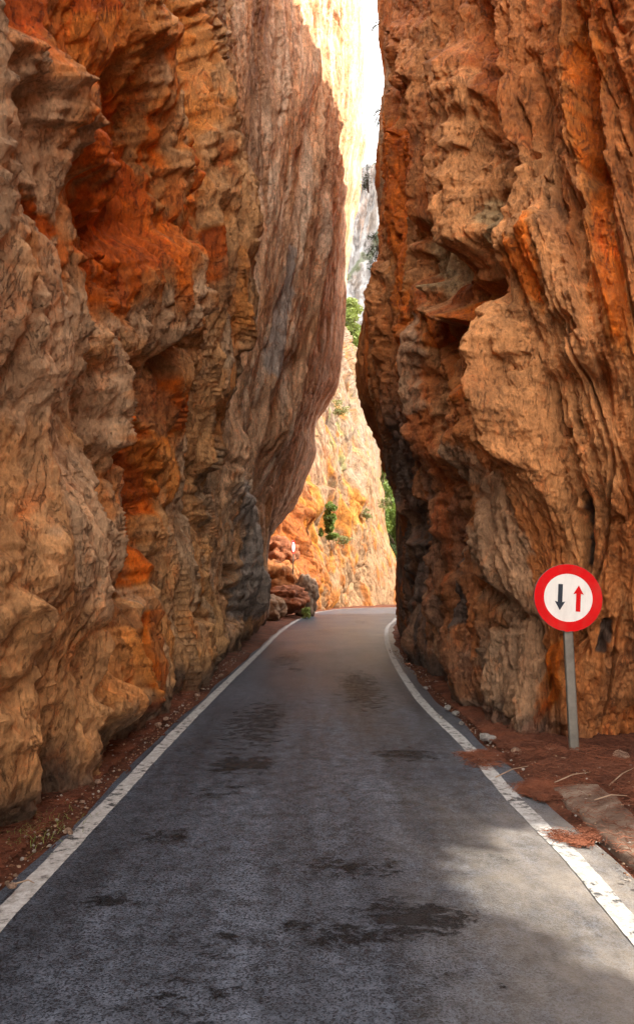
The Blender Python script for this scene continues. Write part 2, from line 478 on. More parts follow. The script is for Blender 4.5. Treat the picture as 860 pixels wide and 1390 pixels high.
# mineral colours
g_n = fbm(Q * .8, 101, 4); g_n2 = fbm(Q * 2.6, 111, 4); g_n3 = fbm(Q * 7, 121, 3)
col = np.repeat(TAN[None], len(V), 0)
col = mix(col, GREY, sstep(-.05, .4, g_n + .4 * g_n2))
col = mix(col, ORANGE, .75 * sstep(.12, .5, fbm(Q * .9 + 40, 131, 4) + .25 * g_n3))
col = mix(col, PINK, .85 * slab)
stc = fbm(strip * 2.2, 141, 4)
col = mix(col, PALE, slab * sstep(-.1, .4, stc) * .75)
col = mix(col, ORANGE * .8, slab * sstep(.1, .55, fbm(strip * 1.5 + 20, 151, 4)) * .6)
col = mix(col, BROWN * 1.5, slab * sstep(.25, .6, fbm(strip * 3 + 50, 161, 4)) * .6)
jag = .35 * g_n2 + .25 * g_n3
def paint(c, colr, m, amt=1.0):
    if colr is RUST:
        c = mix(c, ORANGE * .72, amt * .8 * sstep(.08, .40, m * 1.2 + jag * 1.3 * (m > .01)))
        return mix(c, RUST[None] * (1 + .9 * np.clip(jag, -.5, .5))[:, None] + np.clip(jag, 0, 1)[:, None] * np.array([[.10, .06, .02]]), amt * sstep(.28, .62, m + jag * 1.5 * (m > .02)))
    return mix(c, colr, amt * sstep(.25, .55, m + jag * (m > .02)))
gm = np.maximum.reduce([blob(wx, wy, 45, 230, 70, 180, -20), blob(wx, wy, 35, 480, 60, 120), blob(wx, wy, 210, 400, 48, 80, 12),
                        blob(wx, wy, 75, 720, 50, 130), blob(wx, wy, 110, 560, 40, 60), blob(wx, wy, 95, 205, 40, 60, -30)]) * nm
col = paint(col, GREY, gm, .85)
rust = np.maximum.reduce([
    stroke(wx, wy, [(40, -30), (85, 60), (118, 160), (140, 250), (150, 330), (140, 350)], 56, .02) * 1.15,
    stroke(wx, wy, [(215, -40), (235, 60), (240, 150), (245, 240), (250, 330), (245, 420)], 21, .05),
    stroke(wx, wy, [(-10, 210), (20, 270), (45, 330)], 9), stroke(wx, wy, [(66, 300), (73, 380), (78, 470), (85, 520)], 7),
    stroke(wx, wy, [(116, 290), (122, 350), (145, 370), (150, 460), (145, 560), (140, 620)], 9),
    stroke(wx, wy, [(182, 560), (182, 640), (176, 720), (178, 800)], 14), stroke(wx, wy, [(155, 460), (145, 540), (142, 600)], 9),
    blob(wx, wy, 138, 830, 22, 42), stroke(wx, wy, [(190, 830), (192, 900), (188, 980)], 8), blob(wx, wy, 215, 560, 22, 50),
    stroke(wx, wy, [(215, 800), (205, 850)], 8), stroke(wx, wy, [(282, 300), (290, 360), (280, 400)], 9)]) * nm
col = paint(col, RUST, rust * 1.15, .95)
orng = np.maximum.reduce([blob(wx, wy, 115, 690, 28, 60), blob(wx, wy, 208, 620, 26, 60), blob(wx, wy, 100, 60, 60, 60),
                          blob(wx, wy, 150, 900, 40, 70), blob(wx, wy, 262, 100, 14, 160)]) * nm
col = paint(col, ORANGE, orng, .65)
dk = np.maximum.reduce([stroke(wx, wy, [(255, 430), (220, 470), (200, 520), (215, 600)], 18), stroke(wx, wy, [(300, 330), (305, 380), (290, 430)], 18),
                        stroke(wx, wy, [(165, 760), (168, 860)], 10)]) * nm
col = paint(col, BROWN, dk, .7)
col = paint(col, BROWN * 1.1, fm * stroke(px, py, [(335, 320), (345, 200), (350, 60), (345, -40)], 18), .6)
col = paint(col, COOL, fm * np.maximum(stroke(px, py, [(315, 640), (330, 720), (330, 850)], 15), stroke(px, py, [(365, 520), (388, 400), (395, 320)], 7)), .8)
# dark lichen band along the foot of the wall and grey drip stains on the corner
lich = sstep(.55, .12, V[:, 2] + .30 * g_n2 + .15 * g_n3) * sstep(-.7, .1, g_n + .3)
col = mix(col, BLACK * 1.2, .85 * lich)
col = paint(col, BLACK * 1.6, near(9.2, 11) * sstep(640, 760, py) * .5, .7)
col = mix(col, BROWN * .8, .6 * sstep(.3, .7, g_n2 + .4 * g_n3) * (1 - slab))
col = vivid(col) * (1 + .34 * g_n3 + .12 * f3)[:, None]
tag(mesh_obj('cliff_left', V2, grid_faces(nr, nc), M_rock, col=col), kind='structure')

# ------------------------------------------------------------------ right cliff
right_cols = [
    [('w', 24., 38, -.2, 1), ('w', 25., 38, 4, 0)],
    [('w', 13., 31.5, -.2, 1), ('w', 13., 31.5, 11, 0)],
    [('w', 5.0, 27.0, -.2, 1), ('w', 4.6, 26.5, 5, .6), ('w', 4.2, 26., 10.5, 0)],
    [('g', 545, 868), on(543, 850, 21), on(542, 804, 21), on(541, 715, 20.8), on(539, 650, 20.6), on(524, 615, 20.3), on(503, 574, 20), on(490, 538, 19.8), on(487, 503, 19.6),
     on(489, 460, 19.4), on(499, 399, 19.2), on(510, 361, 19), on(511, 315, 18.9), on(507, 250, 18.6), on(511, 168, 18.3), on(518, 121, 18.1), on(520, 84, 18), on(515, 37, 17.8), on(511, 0, 17.6), on(511, -60, 17.5)],
    [('g', 566, 890), on(562, 800, 17.6), on(560, 700, 17.2), on(545, 620, 16.6), on(527, 550, 16.0), on(520, 450, 15.8), on(532, 330, 15.8), on(535, 200, 15.6), on(545, 80, 15.3), on(545, -60, 15.0)],
    [('g', 603, 922), on(598, 800, 13.0), on(594, 700, 12.8), on(585, 600, 12.4), on(572, 500, 12.1), on(572, 400, 12.2), on(578, 300, 12.3), on(582, 150, 12.0), on(590, 0, 11.8), on(590, -60, 11.7)],
    [('g', 655, 958), on(650, 800, 10.0), on(645, 650, 9.9), on(640, 500, 9.8), on(634, 400, 9.9), on(640, 300, 9.6), on(645, 150, 9.5), on(650, 0, 9.5), on(650, -60, 9.5)],
    [('g', 712, 1008), on(706, 850, 7.9), on(702, 700, 7.9), on(698, 500, 7.9), on(700, 300, 7.9), on(702, 150, 7.9), on(710, 0, 7.9), on(710, -60, 7.9)],
    [('g', 790, 1012), on(785, 850, 7.45), on(780, 700, 7.3), on(775, 500, 7.1), on(780, 300, 7.1), on(785, 150, 7.1), on(785, 0, 7.0), on(785, -60, 7.0)],
    [('g', 885, 1008), on(880, 850, 7.2), on(880, 700, 6.9), on(880, 500, 6.7), on(880, 300, 6.6), on(880, 150, 6.5), on(880, 0, 6.4), on(880, -60, 6.4)],
    [('g', 1040, 1012), on(1040, 700, 6.6), on(1040, 300, 6.2), on(1040, -60, 6.0)],
    [('w', 7.6, 5.2, -.2, 1), ('w', 7.6, 5.0, 7, 0)],
    [('w', 10.2, 3.4, -.2, 1), ('w', 10.2, 3.4, 7, 0)],  # unseen from here on, bent round to keep the sun off the walls
    [('w', 11.2, -1., -.2, 1), ('w', 11.2, -1., 7, 0)],
    [('w', 12., -9, -.2, 1), ('w', 12., -9, 7, 0)],
    [('w', 14., -22, -.2, 1), ('w', 14., -22, 7, 0)],
]
rw = [16, 26, 44, 90, 110, 120, 120, 130, 140, 70, 40, 60, 60, 30, 16]
curves = [col_curve(k, NR, NU, 0 if i < 4 else 23 if i < 5 else (26 if i < 7 else 29), (1.2, 0) if i > 2 else (.6, 0)) for i, k in enumerate(right_cols)]
S, uu = net(curves, rw)
nr, nc = S.shape[:2]
Nn = normals(S)
if Nn[nr // 2, nc // 2, 1] > 0: Nn = -Nn
V = S.reshape(-1, 3); Nf = Nn.reshape(-1, 3)
px, py = project(V)
U = np.repeat(uu[None, :], nr, 0).ravel()
Sl = np.concatenate([[0], np.cumsum(np.linalg.norm(np.diff(S[NR // 2], axis=0), axis=1))])
SA = np.repeat(Sl[None, :], nr, 0).ravel()
Q = np.stack([V[:, 0], V[:, 1], V[:, 2] * .27 + V[:, 0] * .10], 1)
wq = np.stack([noise(Q * .7, 191), noise(Q * .7, 192), noise(Q * .7, 193)], 1) * .6
Qw = Q + wq
Qf = Qw * np.array([1, 1, .55])
big = fbm(Q * .6, 201, 3)
rg = ridge(Qf * 1.15, 205, 4, .5)
rg2 = ridge(Qf * 3.1 + 5, 215, 3, .55)
f1, e1 = facet(Qf * 1.5, 221)
f2, e2 = facet(Qw * 3.8, 222)
f3, e3 = facet(Qw * 9, 223)
n_m = fbm(Qw * 3.2, 231, 4, .55); n_f = fbm(V * 11 + wq * 2, 241, 3, .6)
n_fl = fbm(Qf * 9, 251, 3, .6)
f4, e4 = facet(V * np.array([1, 1, .75]) * 14 + wq * 3, 224)
f5, e5 = facet(Qw * np.array([1, 1, .6]) * 5.2 + 9, 225)
fz = noise(Qf * 1.9, 271); fz2 = noise(Qf * 4.5, 272); pn = noise(V * np.array([1, 1, .8]) * 4.2, 273)
fiss = np.exp(-(fz / .025) ** 2) * sstep(-.1, .3, noise(Q * 1.2, 274)); fiss2 = np.exp(-(fz2 / .04) ** 2) * sstep(-.05, .35, noise(Q * 2.1, 275))
bd1 = bedding((SA * .8 + V[:, 2] * .16) * 1.25 + 1.6 * noise(Q * .9, 281) + .4 * n_m) * (.4 + sstep(-.3, .3, noise(Q * .8, 282)))
bd2 = bedding(SA * 3.4 + V[:, 2] * .5 + 1.8 * noise(Q * 1.5, 283) + .9 * n_m) * sstep(-.25, .35, noise(Q * 1.7, 284))
d = (.10 * bd1 + .055 * bd2 - .14 * fiss - .07 * fiss2 - .13 * sstep(.42, .58, pn) + .28 * big + .12 * rg + .07 * rg2 + .26 * f1 - .12 * f2 + .055 * f3 + .07 * f5 - .022 * f4 + .06 * n_m + .026 * n_f + .035 * n_fl
     - .06 * np.exp(-e1 / .05))
edge_calm = .35 + .65 * sstep(3.1, 4.4, U)
d *= np.where(U > 2.5, edge_calm, 1)
d -= .14 * sstep(4.2, 3.2, U) * (U > 2.2) * sstep(520, 300, py)
wx = px + 13 * noise(np.stack([px / 48, py / 48, 0 * px], 1), 177) + 5 * noise(np.stack([px / 14, py / 14, 0 * px], 1), 178)
wy = py + 13 * noise(np.stack([px / 48, py / 48, 0 * px + 9], 1), 179)
nm = ((U > 2.9) & (U < 9.6)).astype(float)
d += nm * .55 * stroke(wx, wy, [(650, 60), (655, 130), (648, 210), (660, 290), (668, 360)], 30)
d -= nm * .34 * stroke(wx, wy, [(622, 160), (624, 230), (628, 290), (632, 330)], 6)
d -= nm * .45 * stroke(wx, wy, [(690, 60), (700, 150), (712, 230), (700, 320), (694, 400)], 9)
d -= nm * .40 * stroke(wx, wy, [(592, 300), (585, 360), (592, 400), (610, 425)], 8)
d -= nm * .50 * blob(wx, wy, 618, 350, 32, 45)
d += nm * .38 * stroke(wx, wy, [(592, 385), (604, 418), (640, 432), (665, 425)], 11)
d -= nm * .60 * stroke(wx, wy, [(615, 448), (640, 462), (655, 480)], 13)
d -= nm * .70 * stroke(wx, wy, [(675, 375), (678, 420), (676, 480), (684, 540), (690, 600)], 12)
d += nm * .40 * stroke(wx, wy, [(700, 400), (704, 480), (712, 560), (720, 640)], 20)
d += nm * .35 * stroke(wx, wy, [(740, 300), (765, 370), (790, 440), (800, 520)], 32)
d += nm * .28 * stroke(wx, wy, [(575, 440), (585, 500), (605, 560), (615, 640)], 11)
d -= nm * .38 * stroke(wx, wy, [(598, 470), (615, 540), (632, 610), (640, 700)], 7)
d -= nm * .42 * stroke(wx, wy, [(560, 470), (575, 540), (588, 620), (592, 720), (590, 850)], 8)
d += nm * .30 * stroke(wx, wy, [(664, 460), (665, 520), (655, 570), (650, 640)], 13)
d -= nm * .40 * stroke(wx, wy, [(640, 640), (642, 720), (640, 830), (638, 930)], 8)
d += nm * .25 * stroke(wx, wy, [(600, 620), (612, 720), (615, 850)], 9)
d -= nm * .28 * stroke(wx, wy, [(575, 640), (576, 760), (575, 860)], 6)
d -= nm * .30 * stroke(wx, wy, [(780, 660), (785, 720), (788, 780)], 8)
d -= nm * .25 * stroke(wx, wy, [(800, 0), (812, 120), (822, 200), (815, 240), (838, 300)], 12)
d -= nm * .15 * blob(wx, wy, 815, 232, 14, 14)
d -= nm * .25 * stroke(wx, wy, [(665, 780), (690, 850), (712, 900)], 10)
d += nm * .22 * stroke(wx, wy, [(735, 880), (760, 940), (770, 1000)], 18)
d -= nm * .22 * stroke(wx, wy, [(818, 850), (822, 880), (818, 910)], 7)
d -= nm * .30 * stroke(wx, wy, [(545, 0), (540, 50), (545, 110), (570, 200), (578, 300)], 5)
d += nm * .22 * stroke(wx, wy, [(560, 30), (570, 90), (580, 120)], 22)
d -= .10 * sstep(.5, 0, V[:, 2])
clear = sstep(150, 60, np.hypot(px - 775, (py - 860) * .62)) * nm * (V[:, 1] < 9)
d = d * (1 - .35 * clear) - clear * .30
V2 = V + Nf * d[:, None]
V2[:, 2] += .05 * n_m
g_n = fbm(Q * .9, 301, 4); g_n2 = fbm(Qf * 2.6, 311, 4); g_n3 = fbm(Qw * 7, 321, 3)
RB = np.array([.34, .125, .046]); RT = np.array([.40, .185, .080])
col = np.repeat(RB[None], len(V), 0)
col = mix(col, RT, sstep(-.1, .4, g_n + .3 * g_n2))
col = mix(col, RUST * .9, .6 * sstep(.12, .5, fbm(Qf * 1.4 + 30, 331, 4)))
col = mix(col, BROWN, .6 * sstep(.12, .5, fbm(Qf * 2 + 60, 341, 4)))
jag = .35 * g_n2 + .25 * g_n3
col = paint(col, RT * 1.1, nm * np.maximum.reduce([stroke(wx, wy, [(650, 90), (650, 210), (662, 360)], 34), stroke(wx, wy, [(730, 330), (775, 420), (790, 560)], 45),
            blob(wx, wy, 725, 600, 50, 100), blob(wx, wy, 600, 80, 34, 60), blob(wx, wy, 790, 600, 60, 120)]), .8)
col = paint(col, RUST, nm * np.maximum.reduce([stroke(wx, wy, [(548, 150), (560, 250), (560, 400), (570, 520), (600, 640)], 10), stroke(wx, wy, [(668, 400), (662, 480), (668, 560)], 13),
            stroke(wx, wy, [(602, 430), (604, 480)], 7), blob(wx, wy, 745, 370, 16, 40), stroke(wx, wy, [(520, 120), (545, 260), (556, 420)], 8),
            stroke(wx, wy, [(800, 0), (825, 300), (850, 500)], 16) * .8, stroke(wx, wy, [(745, 870), (748, 950), (700, 1000)], 10)]), .75)
col = paint(col, np.array([.27, .19, .10]), nm * np.maximum.reduce([blob(wx, wy, 608, 345, 26, 60), blob(wx, wy, 690, 330, 10, 60)]), .8)
col = paint(col, GREY * .8, nm * np.maximum.reduce([stroke(wx, wy, [(690, 620), (685, 720), (690, 880), (690, 1000)], 24), stroke(wx, wy, [(580, 420), (590, 500), (605, 560)], 7),
            blob(wx, wy, 655, 640, 12, 50), stroke(wx, wy, [(520, 60), (522, 200), (515, 330)], 9), blob(wx, wy, 700, 930, 22, 70)]), .7)
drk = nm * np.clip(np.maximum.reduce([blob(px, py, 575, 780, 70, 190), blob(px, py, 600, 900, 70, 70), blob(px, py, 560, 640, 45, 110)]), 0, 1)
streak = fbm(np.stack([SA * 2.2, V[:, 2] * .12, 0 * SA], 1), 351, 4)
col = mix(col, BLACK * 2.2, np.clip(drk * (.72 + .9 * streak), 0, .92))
col = paint(col, BLACK, nm * np.maximum.reduce([stroke(wx, wy, [(819, 855), (822, 880), (818, 910)], 7), stroke(px, py, [(786, 660), (787, 720), (785, 780)], 4),
            stroke(wx, wy, [(640, 700), (645, 780), (642, 900)], 9)]), .9)
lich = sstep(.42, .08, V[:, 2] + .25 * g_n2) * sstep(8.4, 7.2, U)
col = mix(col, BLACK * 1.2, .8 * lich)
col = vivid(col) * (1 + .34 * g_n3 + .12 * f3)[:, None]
# unseen gap cut into the off-frame rock to shape the patch of sun
def sun_hit(gx_, gy_, xw):
    t_ = (xw - gx_) / SUN.x
    return gy_ + SUN.y * t_, SUN.z * t_
hy, hz = sun_hit(1.72, 3.78, 10.6)
FR = grid_faces(nr, nc, True)
gc_ = V2[FR].mean(1)
wbl = .35 * noise(gc_ * 1.6, 361)
hole = (gc_[:, 0] > 8) & ((((gc_[:, 1] - hy) / 1.3) ** 2 + ((gc_[:, 2] - hz) / 1.0) ** 2) < (1 + wbl) ** 2)
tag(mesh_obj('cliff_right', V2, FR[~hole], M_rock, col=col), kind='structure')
# ==END_CLIFFS==

# ------------------------------------------------------------------ far sunlit cliff beyond the bend
NR2, NU2 = 420, 60
far_cols = [
    [('w', -22., 40, -.3, 1), ('w', -22., 42, 30, 0)],
    [('w', -8.0, 39, -.3, 1), ('w', -8.0, 41, 26, 0)],
    [on(350, 842, 38), on(352, 600, 41), on(360, 330, 45)],
    [on(385, 836, 40), on(388, 700, 41.5), on(395, 560, 44), on(400, 380, 47)],
    [on(430, 831, 44), on(432, 700, 45.5), on(435, 600, 48), on(440, 430, 51)],
    [on(480, 828, 49), on(480, 700, 50.5), on(478, 600, 53), on(474, 498, 56)],
    [on(513, 826, 53), on(508, 740, 54), on(500, 650, 55.5), on(492, 560, 58)],
    [on(534, 824, 55.5), on(529, 768, 56), on(520, 715, 57), on(515, 656, 58), on(506, 612, 60)],
    [('w', 6.6, 62, -.3, 1), ('w', 6.0, 63, 5, .5), ('w', 5.2, 64, 9.5, 0)],
    [('w', 6.5, 76, -.3, 1), ('w', 5.5, 77, 9, 0)],
]
fw = [20, 40, 70, 110, 120, 110, 70, 50, 20]
def far_curve(k):
    c = col_curve(k, NR2, 1, 0)[:-1]
    top = c[-1]; s = np.linspace(0, 1, NU2 + 1)[1:, None]
    back = np.hstack([top[0] + s * 2, top[1] + s * 16, top[2] + 3.0 * np.sqrt(s) + s * 2])
    return np.vstack([c, back])
S, uu = net([far_curve(k) for k in far_cols], fw)
nr, nc = S.shape[:2]
Nn = normals(S)
if Nn[nr // 3, nc // 2, 1] > 0: Nn = -Nn
V = S.reshape(-1, 3); Nf = Nn.reshape(-1, 3); px, py = project(V)
Q = V * np.array([.42, .42, .2]); wq = np.stack([noise(Q * .6, 391), noise(Q * .6, 392), noise(Q * .6, 393)], 1) * .6
Qw = Q + wq
f1, e1 = facet(Qw * .9, 401); f2, e2 = facet(Qw * 2.4, 402); f3, e3 = facet(Qw * 6, 403)
g1 = fbm(Qw * 3, 411, 4); g2 = fbm(Qw * 8, 421, 3); g0 = fbm(Q * .7, 431, 3)
d = .9 * g0 + .7 * f1 + .35 * f2 + .14 * f3 + .28 * g1 + .08 * g2 - .25 * np.exp(-e1 / .06) - .1 * np.exp(-e2 / .07)
d += .9 * blob(px, py, 400, 790, 40, 60) + .8 * stroke(px, py, [(395, 700), (430, 690), (440, 660)], 16)
d *= np.where(uu > 5.8, .4, 1)[None, :].repeat(nr, 0).ravel()
V2 = V + Nf * d[:, None]
FO = np.array([.25, .088, .018]); FP = np.array([.215, .125, .062]); FG = np.array([.20, .155, .115])
up = sstep(720, 600, py + 60 * g0)
col = mix(np.repeat(FP[None], len(V), 0), FO, sstep(-.1, .35, g1 + .6 * sstep(480, 400, px) - .25))
col = mix(col, FG, .8 * up * sstep(-.5, .2, g1))
col = mix(col, FO * np.array([1, .75, .5]), sstep(430, 395, px) * .9)
col = mix(col, np.array([.34, .13, .012]), .8 * sstep(.25, .6, fbm(Qw * 2 + 30, 441, 4) + .3 * blob(px, py, 445, 700, 60, 80)))
col = mix(col, np.array([.20, .22, .06]), .55 * up * sstep(.35, .6, fbm(Q * 3 + 70, 451, 3)))
col = col * (1 + .3 * g2)[:, None]
tag(mesh_obj('cliff_far', V2, grid_faces(nr, nc, True), M_rock_far, col=col), kind='structure')

# ------------------------------------------------------------------ pale mountain wall far behind
x = np.linspace(-120, 170, 420); h = np.linspace(0, 1, 260)
X, H = np.meshgrid(x, h)
top = 137 + 10 * np.sin(X / 17) + 6 * np.sin(X / 5.3 + 1) + (X - 15) * -.25
Z = -3 + H * top
Yd = 190 + 26 * H + 14 * np.sin(X / 23 + 2) + 5 * np.sin(X / 7)
V = np.stack([X, Yd, Z], 2).reshape(-1, 3)
Q = V * np.array([.07, .07, .03])
f1, e1 = facet(Q * 1.2, 501); f2, e2 = facet(Q * 3.5, 502); g1 = fbm(Q * 3, 511, 5)
V[:, 1] -= 5 * f1 + 2.6 * f2 + 4 * g1
V[:, 2] += 3 * f1
gc = fbm(V * np.array([.12, .12, .02]), 521, 4); gv = fbm(V * .06, 531, 3)
col = mix(np.repeat(np.array([[.46, .445, .43]]), len(V), 0), np.array([.27, .22, .18]), sstep(0, .5, gc))
col = mix(col, np.array([.14, .17, .07]), .8 * sstep(.32, .5, gv))
tag(mesh_obj('mountain', V, grid_faces(len(h), len(x)), M_rock_mtn, col=col), kind='structure')

# ------------------------------------------------------------------ ground, road
def soil_mat(name, c1, c2, c3):
    m, nt, N, L, B = new_mat(name)
    co = N.new('ShaderNodeTexCoord').outputs['Object']
    n1 = tex(N, L, co, 1.6, 8, .65).outputs[0]; n2 = tex(N, L, co, 26, 8, .75).outputs[0]
    c = ramp(N, L, n1, [(.3, c1), (.5, c2), (.68, c3)])
    cc = ramp(N, L, n2, [(.3, (.35, .33, .32)), (.52, (1, 1, 1)), (.72, (1.9, 1.7, 1.6))])
    c = mixc(N, L, 1.0, c, cc, 'MULTIPLY')
    L.new(c, B.inputs['Base Color']); B.inputs['Roughness'].default_value = .9
    B.inputs['Specular IOR Level'].default_value = .15
    b = bump(N, L, n2, 1.0, .03); L.new(b, B.inputs['Normal'])
    return m
M_soil = soil_mat('red_soil', (.055, .022, .012), (.105, .036, .018), (.17, .065, .035))
M_ground = soil_mat('dry_ground', (.12, .07, .04), (.17, .10, .06), (.22, .15, .09))

gx = np.linspace(-700, 700, 60); gy = np.linspace(-300, 1100, 60)
GX, GY = np.meshgrid(gx, gy)
tag(mesh_obj('ground', np.stack([GX, GY, GX * 0 - .06], 2).reshape(-1, 3), grid_faces(60, 60), M_ground), kind='structure')

def smooth_line(pts, n=160):
    pts = np.array([p[:2] for p in pts], float)
    t = np.concatenate([[0], np.cumsum(np.linalg.norm(np.diff(pts, axis=0), axis=1))])
    m = np.gradient(pts, t, axis=0)
    q = np.linspace(0, 1, n) ** 1.0 * t[-1]
    i = np.clip(np.searchsorted(t, q, side='right') - 1, 0, len(t) - 2)
    h = (t[i+1] - t[i])[:, None]; s = (q - t[i])[:, None] / h
    return ((2*s**3 - 3*s**2 + 1) * pts[i] + (s**3 - 2*s**2 + s) * h * m[i] + (-2*s**3 + 3*s**2) * pts[i+1] + (s**3 - s**2) * h * m[i+1])
def g2(px, py): return tuple(G(px, py)[:2])
left_line = smooth_line([(-1.57, -14), (-1.57, -5), (-1.57, 0), g2(75, 1170), g2(150, 1090), g2(225, 1010), g2(300, 935), g2(345, 892), g2(390, 850.5), g2(410, 839), g2(438, 830), (2.6, 47.5), (7.5, 49.5), (15, 50), (26, 50)], 500)
right_line = smooth_line([(1.5, -14), (1.5, -5), (1.5, 0), g2(860, 1265), g2(780, 1170), g2(710, 1100), g2(630, 1010), g2(580, 962), g2(545, 915), g2(529, 885), g2(524, 862), g2(531, 846), (5.6, 39.5), (9.5, 42.5), (15, 44), (26, 44)], 500)
def offset(line, o):
    t = np.gradient(line, axis=0); t /= np.linalg.norm(t, axis=1, keepdims=True)
    return line + np.stack([t[:, 1], -t[:, 0]], 1) * (o[:, None] if isinstance(o, np.ndarray) else o)

# asphalt
m, nt, N, L, B = new_mat('worn_asphalt')
co = N.new('ShaderNodeTexCoord').outputs['Object']
big_n = tex(N, L, mapping(N, L, co, (.55, .35, 1)), 1.3, 6, .6).outputs[0]
grain = tex(N, L, co, 85, 3, .8).outputs[0]
vor = tex(N, L, co, 110, kind='ShaderNodeTexVoronoi'); vor.feature = 'F1'
base = ramp(N, L, big_n, [(.3, (.012, .0145, .0195)), (.7, (.023, .0265, .034))])
stone_c = ramp(N, L, vor.outputs['Color'], [(.2, (.55, .55, .55)), (.72, (1.2, 1.2, 1.22)), (.90, (2.2, 2.15, 2.1)), (.97, (4.2, 4.1, 3.9))])
c = mixc(N, L, 1.0, base, stone_c, 'MULTIPLY')
long_n = tex(N, L, mapping(N, L, co, (1.5, .10, 1)), 1.4, 6, .6).outputs[0]
c = mixc(N, L, 1.0, c, ramp(N, L, long_n, [(.35, (.50, .50, .50)), (.62, (1.12, 1.12, 1.12))]), 'MULTIPLY')
mot = tex(N, L, co, 7, 10, .85).outputs[0]
c = mixc(N, L, 1.0, c, ramp(N, L, mot, [(.40, (.45, .45, .45)), (.50, (1, 1, 1)), (.62, (1.5, 1.5, 1.5))]), 'MULTIPLY')
# pale grit at the near right, lightened further to paint up the patch of sun
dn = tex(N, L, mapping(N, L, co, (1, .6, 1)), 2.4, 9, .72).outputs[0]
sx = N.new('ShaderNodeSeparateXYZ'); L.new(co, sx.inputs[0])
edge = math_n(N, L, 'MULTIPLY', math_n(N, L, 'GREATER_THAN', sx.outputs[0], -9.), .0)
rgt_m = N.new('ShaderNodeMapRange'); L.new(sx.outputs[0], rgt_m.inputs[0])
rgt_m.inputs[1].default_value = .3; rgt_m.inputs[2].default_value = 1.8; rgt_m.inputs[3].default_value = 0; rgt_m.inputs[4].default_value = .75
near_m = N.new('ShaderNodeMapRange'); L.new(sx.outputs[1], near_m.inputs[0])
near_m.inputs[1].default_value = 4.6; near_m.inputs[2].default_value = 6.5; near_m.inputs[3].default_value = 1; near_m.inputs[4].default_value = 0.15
sunpatch_dust = math_n(N, L, 'MULTIPLY', math_n(N, L, 'MULTIPLY', rgt_m.outputs[0], near_m.outputs[0]), ramp(N, L, dn, [(.35, (.3, .3, .3)), (.62, (1, 1, 1))]))
c = mixc(N, L, sunpatch_dust, c, (.36, .31, .25))
# broken places, each at its own spot on the road
dmg = tex(N, L, mapping(N, L, co, (1, 1.5, 1)), 5.5, 12, .86, dist=.2).outputs[0]
spots = [(345, 985, .55, 2.6, .30), (390, 895, .5, 3.0, .30), (330, 1040, .45, .5, .42), (490, 935, .55, 3.4, .34), (550, 1026, .45, .45, .34), (300, 1075, .5, .5, .2),
         (215, 1140, .30, .16, .34), (560, 1250, .42, .30, .40), (470, 1185, .55, .25, .30), (480, 1275, .5, .2, .34), (145, 1225, .25, .15, .30), (640, 1165, .8, .2, .08),
         (440, 858, .6, 2.5, .22), (490, 845, .5, 2.2, .26), (400, 910, .3, .5, .3), (300, 1290, .5, .25, .2), (500, 1080, .9, .8, .04), (600, 1330, .6, .3, .1), (250, 1360, .5, .3, .2)]
acc = None
for (qx, qy, rx, ry, amp) in spots:
    g_ = G(qx, qy)
    mp = N.new('ShaderNodeMapping'); L.new(co, mp.inputs[0])
    mp.inputs['Location'].default_value = (-g_[0] / rx, -g_[1] / ry, 0); mp.inputs['Scale'].default_value = (1 / rx, 1 / ry, 0)
    ln_ = N.new('ShaderNodeVectorMath'); ln_.operation = 'LENGTH'; L.new(mp.outputs[0], ln_.inputs[0])
    mr = N.new('ShaderNodeMapRange'); mr.interpolation_type = 'SMOOTHSTEP'; L.new(ln_.outputs['Value'], mr.inputs[0])
    mr.inputs[1].default_value = 1.25; mr.inputs[2].default_value = .1; mr.inputs[3].default_value = 0; mr.inputs[4].default_value = amp
    acc = mr.outputs[0] if acc is None else math_n(N, L, 'MAXIMUM', acc, mr.outputs[0])
dv = math_n(N, L, 'ADD', dmg, math_n(N, L, 'MULTIPLY', acc, .50))
blk = ramp(N, L, dv, [(.64, (0, 0, 0)), (.68, (1, 1, 1))])
soft = ramp(N, L, dv, [(.55, (0, 0, 0)), (.68, (.35, .35, .35))])
crm = blk
dark = math_n(N, L, 'MAXIMUM', math_n(N, L, 'MULTIPLY', blk, .85), soft)
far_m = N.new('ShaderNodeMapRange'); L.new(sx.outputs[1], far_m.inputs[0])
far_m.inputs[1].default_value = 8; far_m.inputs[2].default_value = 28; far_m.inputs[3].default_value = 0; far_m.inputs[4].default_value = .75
c = mixc(N, L, math_n(N, L, 'MULTIPLY', far_m.outputs[0], ramp(N, L, dn, [(.3, (.6, .6, .6)), (.6, (1, 1, 1))])), c, (.050, .062, .084))  # distant asphalt painted paler and bluer in place of reflected sky
c = mixc(N, L, dark, c, (.005, .005, .0055))
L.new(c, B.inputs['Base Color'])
B.inputs['Specular IOR Level'].default_value = .3
rr = N.new('ShaderNodeMapRange'); L.new(big_n, rr.inputs[0])
rr.inputs[1].default_value = .3; rr.inputs[2].default_value = .7; rr.inputs[3].default_value = .42; rr.inputs[4].default_value = .54
polish = N.new('ShaderNodeMapRange'); L.new(sx.outputs[1], polish.inputs[0])
polish.inputs[1].default_value = 9; polish.inputs[2].default_value = 26; polish.inputs[3].default_value = 0; polish.inputs[4].default_value = .14
L.new(math_n(N, L, 'SUBTRACT', rr.outputs[0], polish.outputs[0]), B.inputs['Roughness'])
L.new(math_n(N, L, 'ADD', math_n(N, L, 'MULTIPLY', polish.outputs[0], .9), .16), B.inputs['Specular IOR Level'])
b = bump(N, L, vor.outputs['Distance'], .35, .006)
b = bump(N, L, grain, .4, .004, b)
inv = math_n(N, L, 'SUBTRACT', 1.0, math_n(N, L, 'MAXIMUM', crm, blk))
